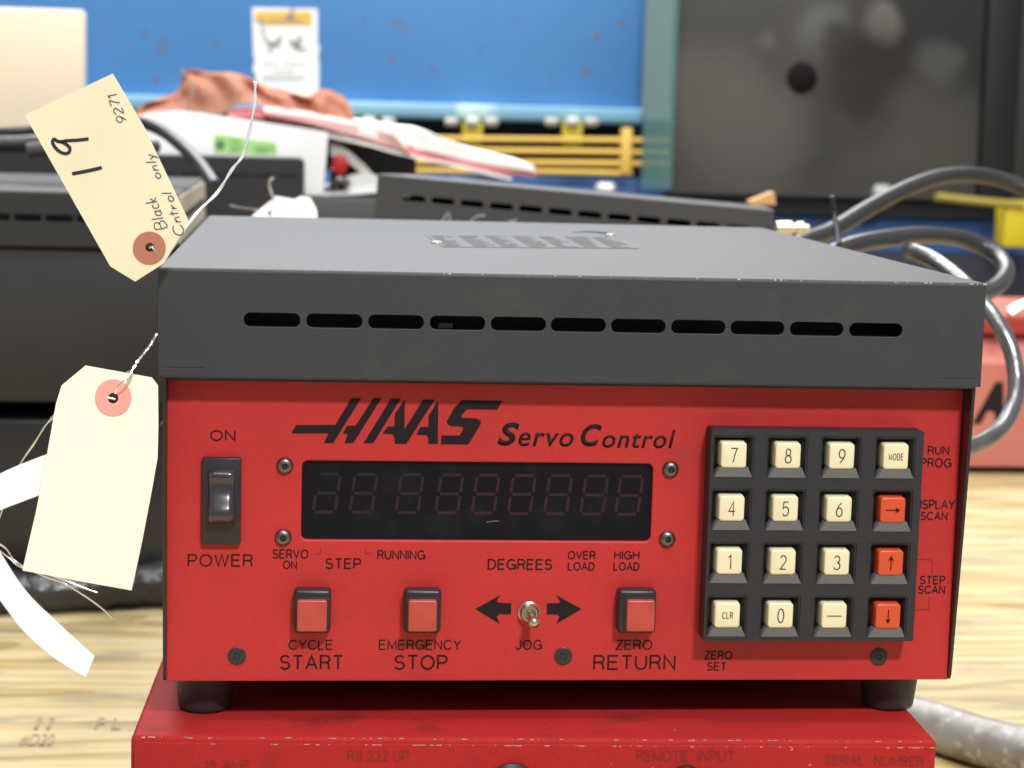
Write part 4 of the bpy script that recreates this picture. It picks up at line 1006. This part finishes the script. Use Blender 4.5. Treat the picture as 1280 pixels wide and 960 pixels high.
# teal see-through edge strip
tl = mat('teal_plastic', (.13, .28, .27), .35, alpha=.5)
xt0 = P(805, 120, YM-.09).x; xt1 = P(844, 120, YM-.09).x
o = part('plastic_guard', boxbm((xt0, YM-.094, P(800, 236, YM-.09).z), (xt1, YM-.088, z1), .001), tl)
tag(o, 'narrow translucent teal plastic strip left of the dark door', 'plastic guard')
# yellow pipes
yel = mat('yellow_pipe', (.80, .52, .10), .45); yel2 = mat('yellow_valve', (.62, .52, .03), .45)
for i, (y, xe) in enumerate(((174, 806), (189, 838), (205, 838), (214, 838))):
    pass
for i, (yl, yr) in enumerate(((173, 176), (187, 191), (202, 205), (213, 217))):
    bm = nb(); xe = 836 if i < 3 else 790
    tube(bm, [P(420, yl-.8, YM-.07), P(700, (yl+yr)/2, YM-.07), P(xe, yr, YM-.07)], .0050, 10, 3)
    tag(part('yellow_pipe', bm, yel), ['topmost of the four thin yellow pipes under the pale blue ledge', 'second from top of the four thin yellow pipes', 'third from top of the four thin yellow pipes', 'lowest of the four thin yellow pipes'][i], 'pipe', 'yellow pipes under the ledge')
def valve(px, lab, grp='valves on the yellow pipes'):
    t = thing('pipe_valve', lab, 'valve', P(px, 170, YM-.04), 0, grp)
    a = P(px-13, 182, YM-.055); b = P(px+13, 152, YM-.055); part('body', boxbm((a.x, YM-.055, a.z), (b.x, YM-.03, b.z), .004), yel2, t)
    for dx, r in ((-26, .008), (0, .010), (24, .0085)):
        bm = nb(); lathe(bm, P(px+dx-9, 152, YM-.06), (1, 0, 0), [(r*.7, 0), (r, .003), (r, .019), (r*.6, .024)], 14); part('coupling', bm, mat('white_metal', (.55, .55, .50), .45, .3), t)
valve(591, 'yellow valve with white couplings right of the drooping folder')
valve(716, 'yellow valve with white couplings nearest the teal strip')
valve(462, 'yellow valve with white couplings just right of the orange cloth')
a = P(776, 218, YM-.085); b = P(791, 160, YM-.085); tag(part('pipe_clamp', boxbm((a.x, YM-.085, a.z), (b.x, YM-.06, b.z), .003), yel), 'upright yellow clamp holding the pipes beside the teal strip', 'clamp')
bm = nb(); lathe(bm, P(745, 236, YM-.1), (1, 0, 0), [(.008, 0), (.012, .006), (.012, .028), (.007, .034)], 14); tag(part('steel_fitting', bm, mat('pale_fitting', (.6, .6, .58), .4, .4)), 'pale fitting behind the tilted grey lid near the teal strip', 'fitting')
bm = nb(); lathe(bm, P(1092, 242, YM-.15), (1, 0, .1), [(.010, 0), (.016, .006), (.014, .026), (.007, .034)], 14); tag(part('steel_fitting', bm, mat('pale_fitting2', (.62, .64, .6), .4, .4)), 'pale fitting under the dark door above the arching cable', 'fitting')
# yellow bracket at right
yb = thing('yellow_bracket', 'bright yellow bracket with a thin arm at the right edge', 'bracket', P(1250, 300, YM-.2))
a = P(1254, 309, YM-.2); b = P(1300, 252, YM-.2); part('plate', boxbm((a.x, YM-.2, a.z), (b.x, YM-.15, b.z), .003), mat('yellow_paint', (.85, .66, .02), .45), yb)
bm = nb(); tube(bm, [P(1170, 246, YM-.2), P(1215, 251, YM-.2), P(1280, 257, YM-.2)], .0075, 10, 3); part('arm', bm, mat('yellow_arm', (.42, .33, .06), .45), yb)
for x, y, r in ((490, 75, 5), (541, 86, 4), (746, 46, 6), (777, 29, 5), (732, 88, 6), (646, 26, 3), (600, 60, 3), (180, 40, 4), (195, 100, 5), (455, 25, 3), (690, 100, 3), (270, 55, 4)):
    bm = nb(); q = P(x, y, YM); lathe(bm, q, (0, -1, 0), [(r*.0012, -.001), (r*.0011, .0004), (0, .0006)], 9); bm.transform(Matrix.Translation(q) @ Matrix.Diagonal((1, 1, 1.3, 1)) @ Matrix.Translation(-q))
    part('rust_spot', bm, RUST, mc)
# safety sign
sg = thing('warning_sign', 'torn white warning sign with orange header and hand pictograms on the blue panel', 'sign', P(357, 60, YM-.003))
Ys = YM-.002
def s8(x, y): return (300+x/8, y/8)
so = [(120, 75), (500, 82), (520, 100), (545, 86), (760, 86), (778, 100), (775, 430), (800, 490), (780, 520), (790, 700), (785, 990), (150, 990), (160, 760), (128, 700), (150, 600), (135, 560)]
def sign_poly(pl, Y, t=.001):
    q = [P(*s8(x, y), Y) for x, y in pl]; return toXZ(curve_mesh([[(p.x, p.z) for p in q]], t), Y)
part('backing', sign_poly(so, Ys), mat('sign_white', (.88, .88, .86), .5), sg, smooth=False)
part('header', sign_poly([(155, 115), (490, 112), (510, 150), (550, 112), (720, 118), (716, 248), (230, 244), (150, 200)], Ys-.0015), mat('sign_orange', (.86, .48, .06), .5), sg, smooth=False)
bm = nb()
for pl in ([(140, 185), (260, 200), (262, 225), (200, 222)], [(285, 190), (440, 195), (470, 160), (520, 90), (545, 110), (520, 170), (640, 205), (700, 205), (560, 215), (290, 215)],
           [(205, 255), (225, 258), (270, 400), (300, 415), (350, 420), (410, 345), (425, 355), (385, 470), (330, 455), (305, 530), (285, 525), (295, 450), (250, 410)],
           [(480, 380), (520, 400), (560, 420), (600, 340), (620, 360), (610, 420), (600, 470), (700, 490), (570, 500), (520, 450)]):
    g = sign_poly(pl, Ys-.0022, .0006); g.to_mesh(me := bpy.data.meshes.new('t')); bm.from_mesh(me); g.free(); bpy.data.meshes.remove(me)
part('pictogram', bm, mat('sign_grey', (.22, .23, .22), .6), sg, smooth=False)
bm = nb()
for x0, x1, y in ((220, 390, 630), (430, 660, 630), (340, 560, 700), (210, 650, 755), (210, 650, 790)):
    x = x0
    while x < x1-20:
        w_ = random.choice((18, 26, 34)); g = sign_poly([(x, y-8), (x+w_, y-8), (x+w_, y+8), (x, y+8)], Ys-.0022, .0006); g.to_mesh(me := bpy.data.meshes.new('t')); bm.from_mesh(me); g.free(); bpy.data.meshes.remove(me); x += w_+8
part('print_rows', bm, mat('sign_print', (.52, .54, .52), .6), sg, smooth=False)
# beige board top left
bmx = boxbm((P(-200, 60, 2.3).x, 2.3, -.05), (P(106, 60, 2.3).x, 2.32, P(60, 11, 2.3).z), .006)
tag(part('beige_board', bmx, mat('beige_board_paint', (.80, .68, .52), .6)), 'plain beige board standing at the upper left before the blue machine', 'board')
# orange wedge behind the grey lid
bm = nb(); q = [P(x, y, 1.18) for x, y in ((938, 252), (968, 240), (970, 256), (940, 256))]; 
tag(part('cardboard_corner', toXZ(curve_mesh([[(p.x, p.z) for p in q]], .02), 1.19), mat('tan_cardboard', (.60, .34, .15), .8)), 'orange tan cardboard corner above the right end of the grey lid', 'cardboard')
print('objects', len(bpy.data.objects))
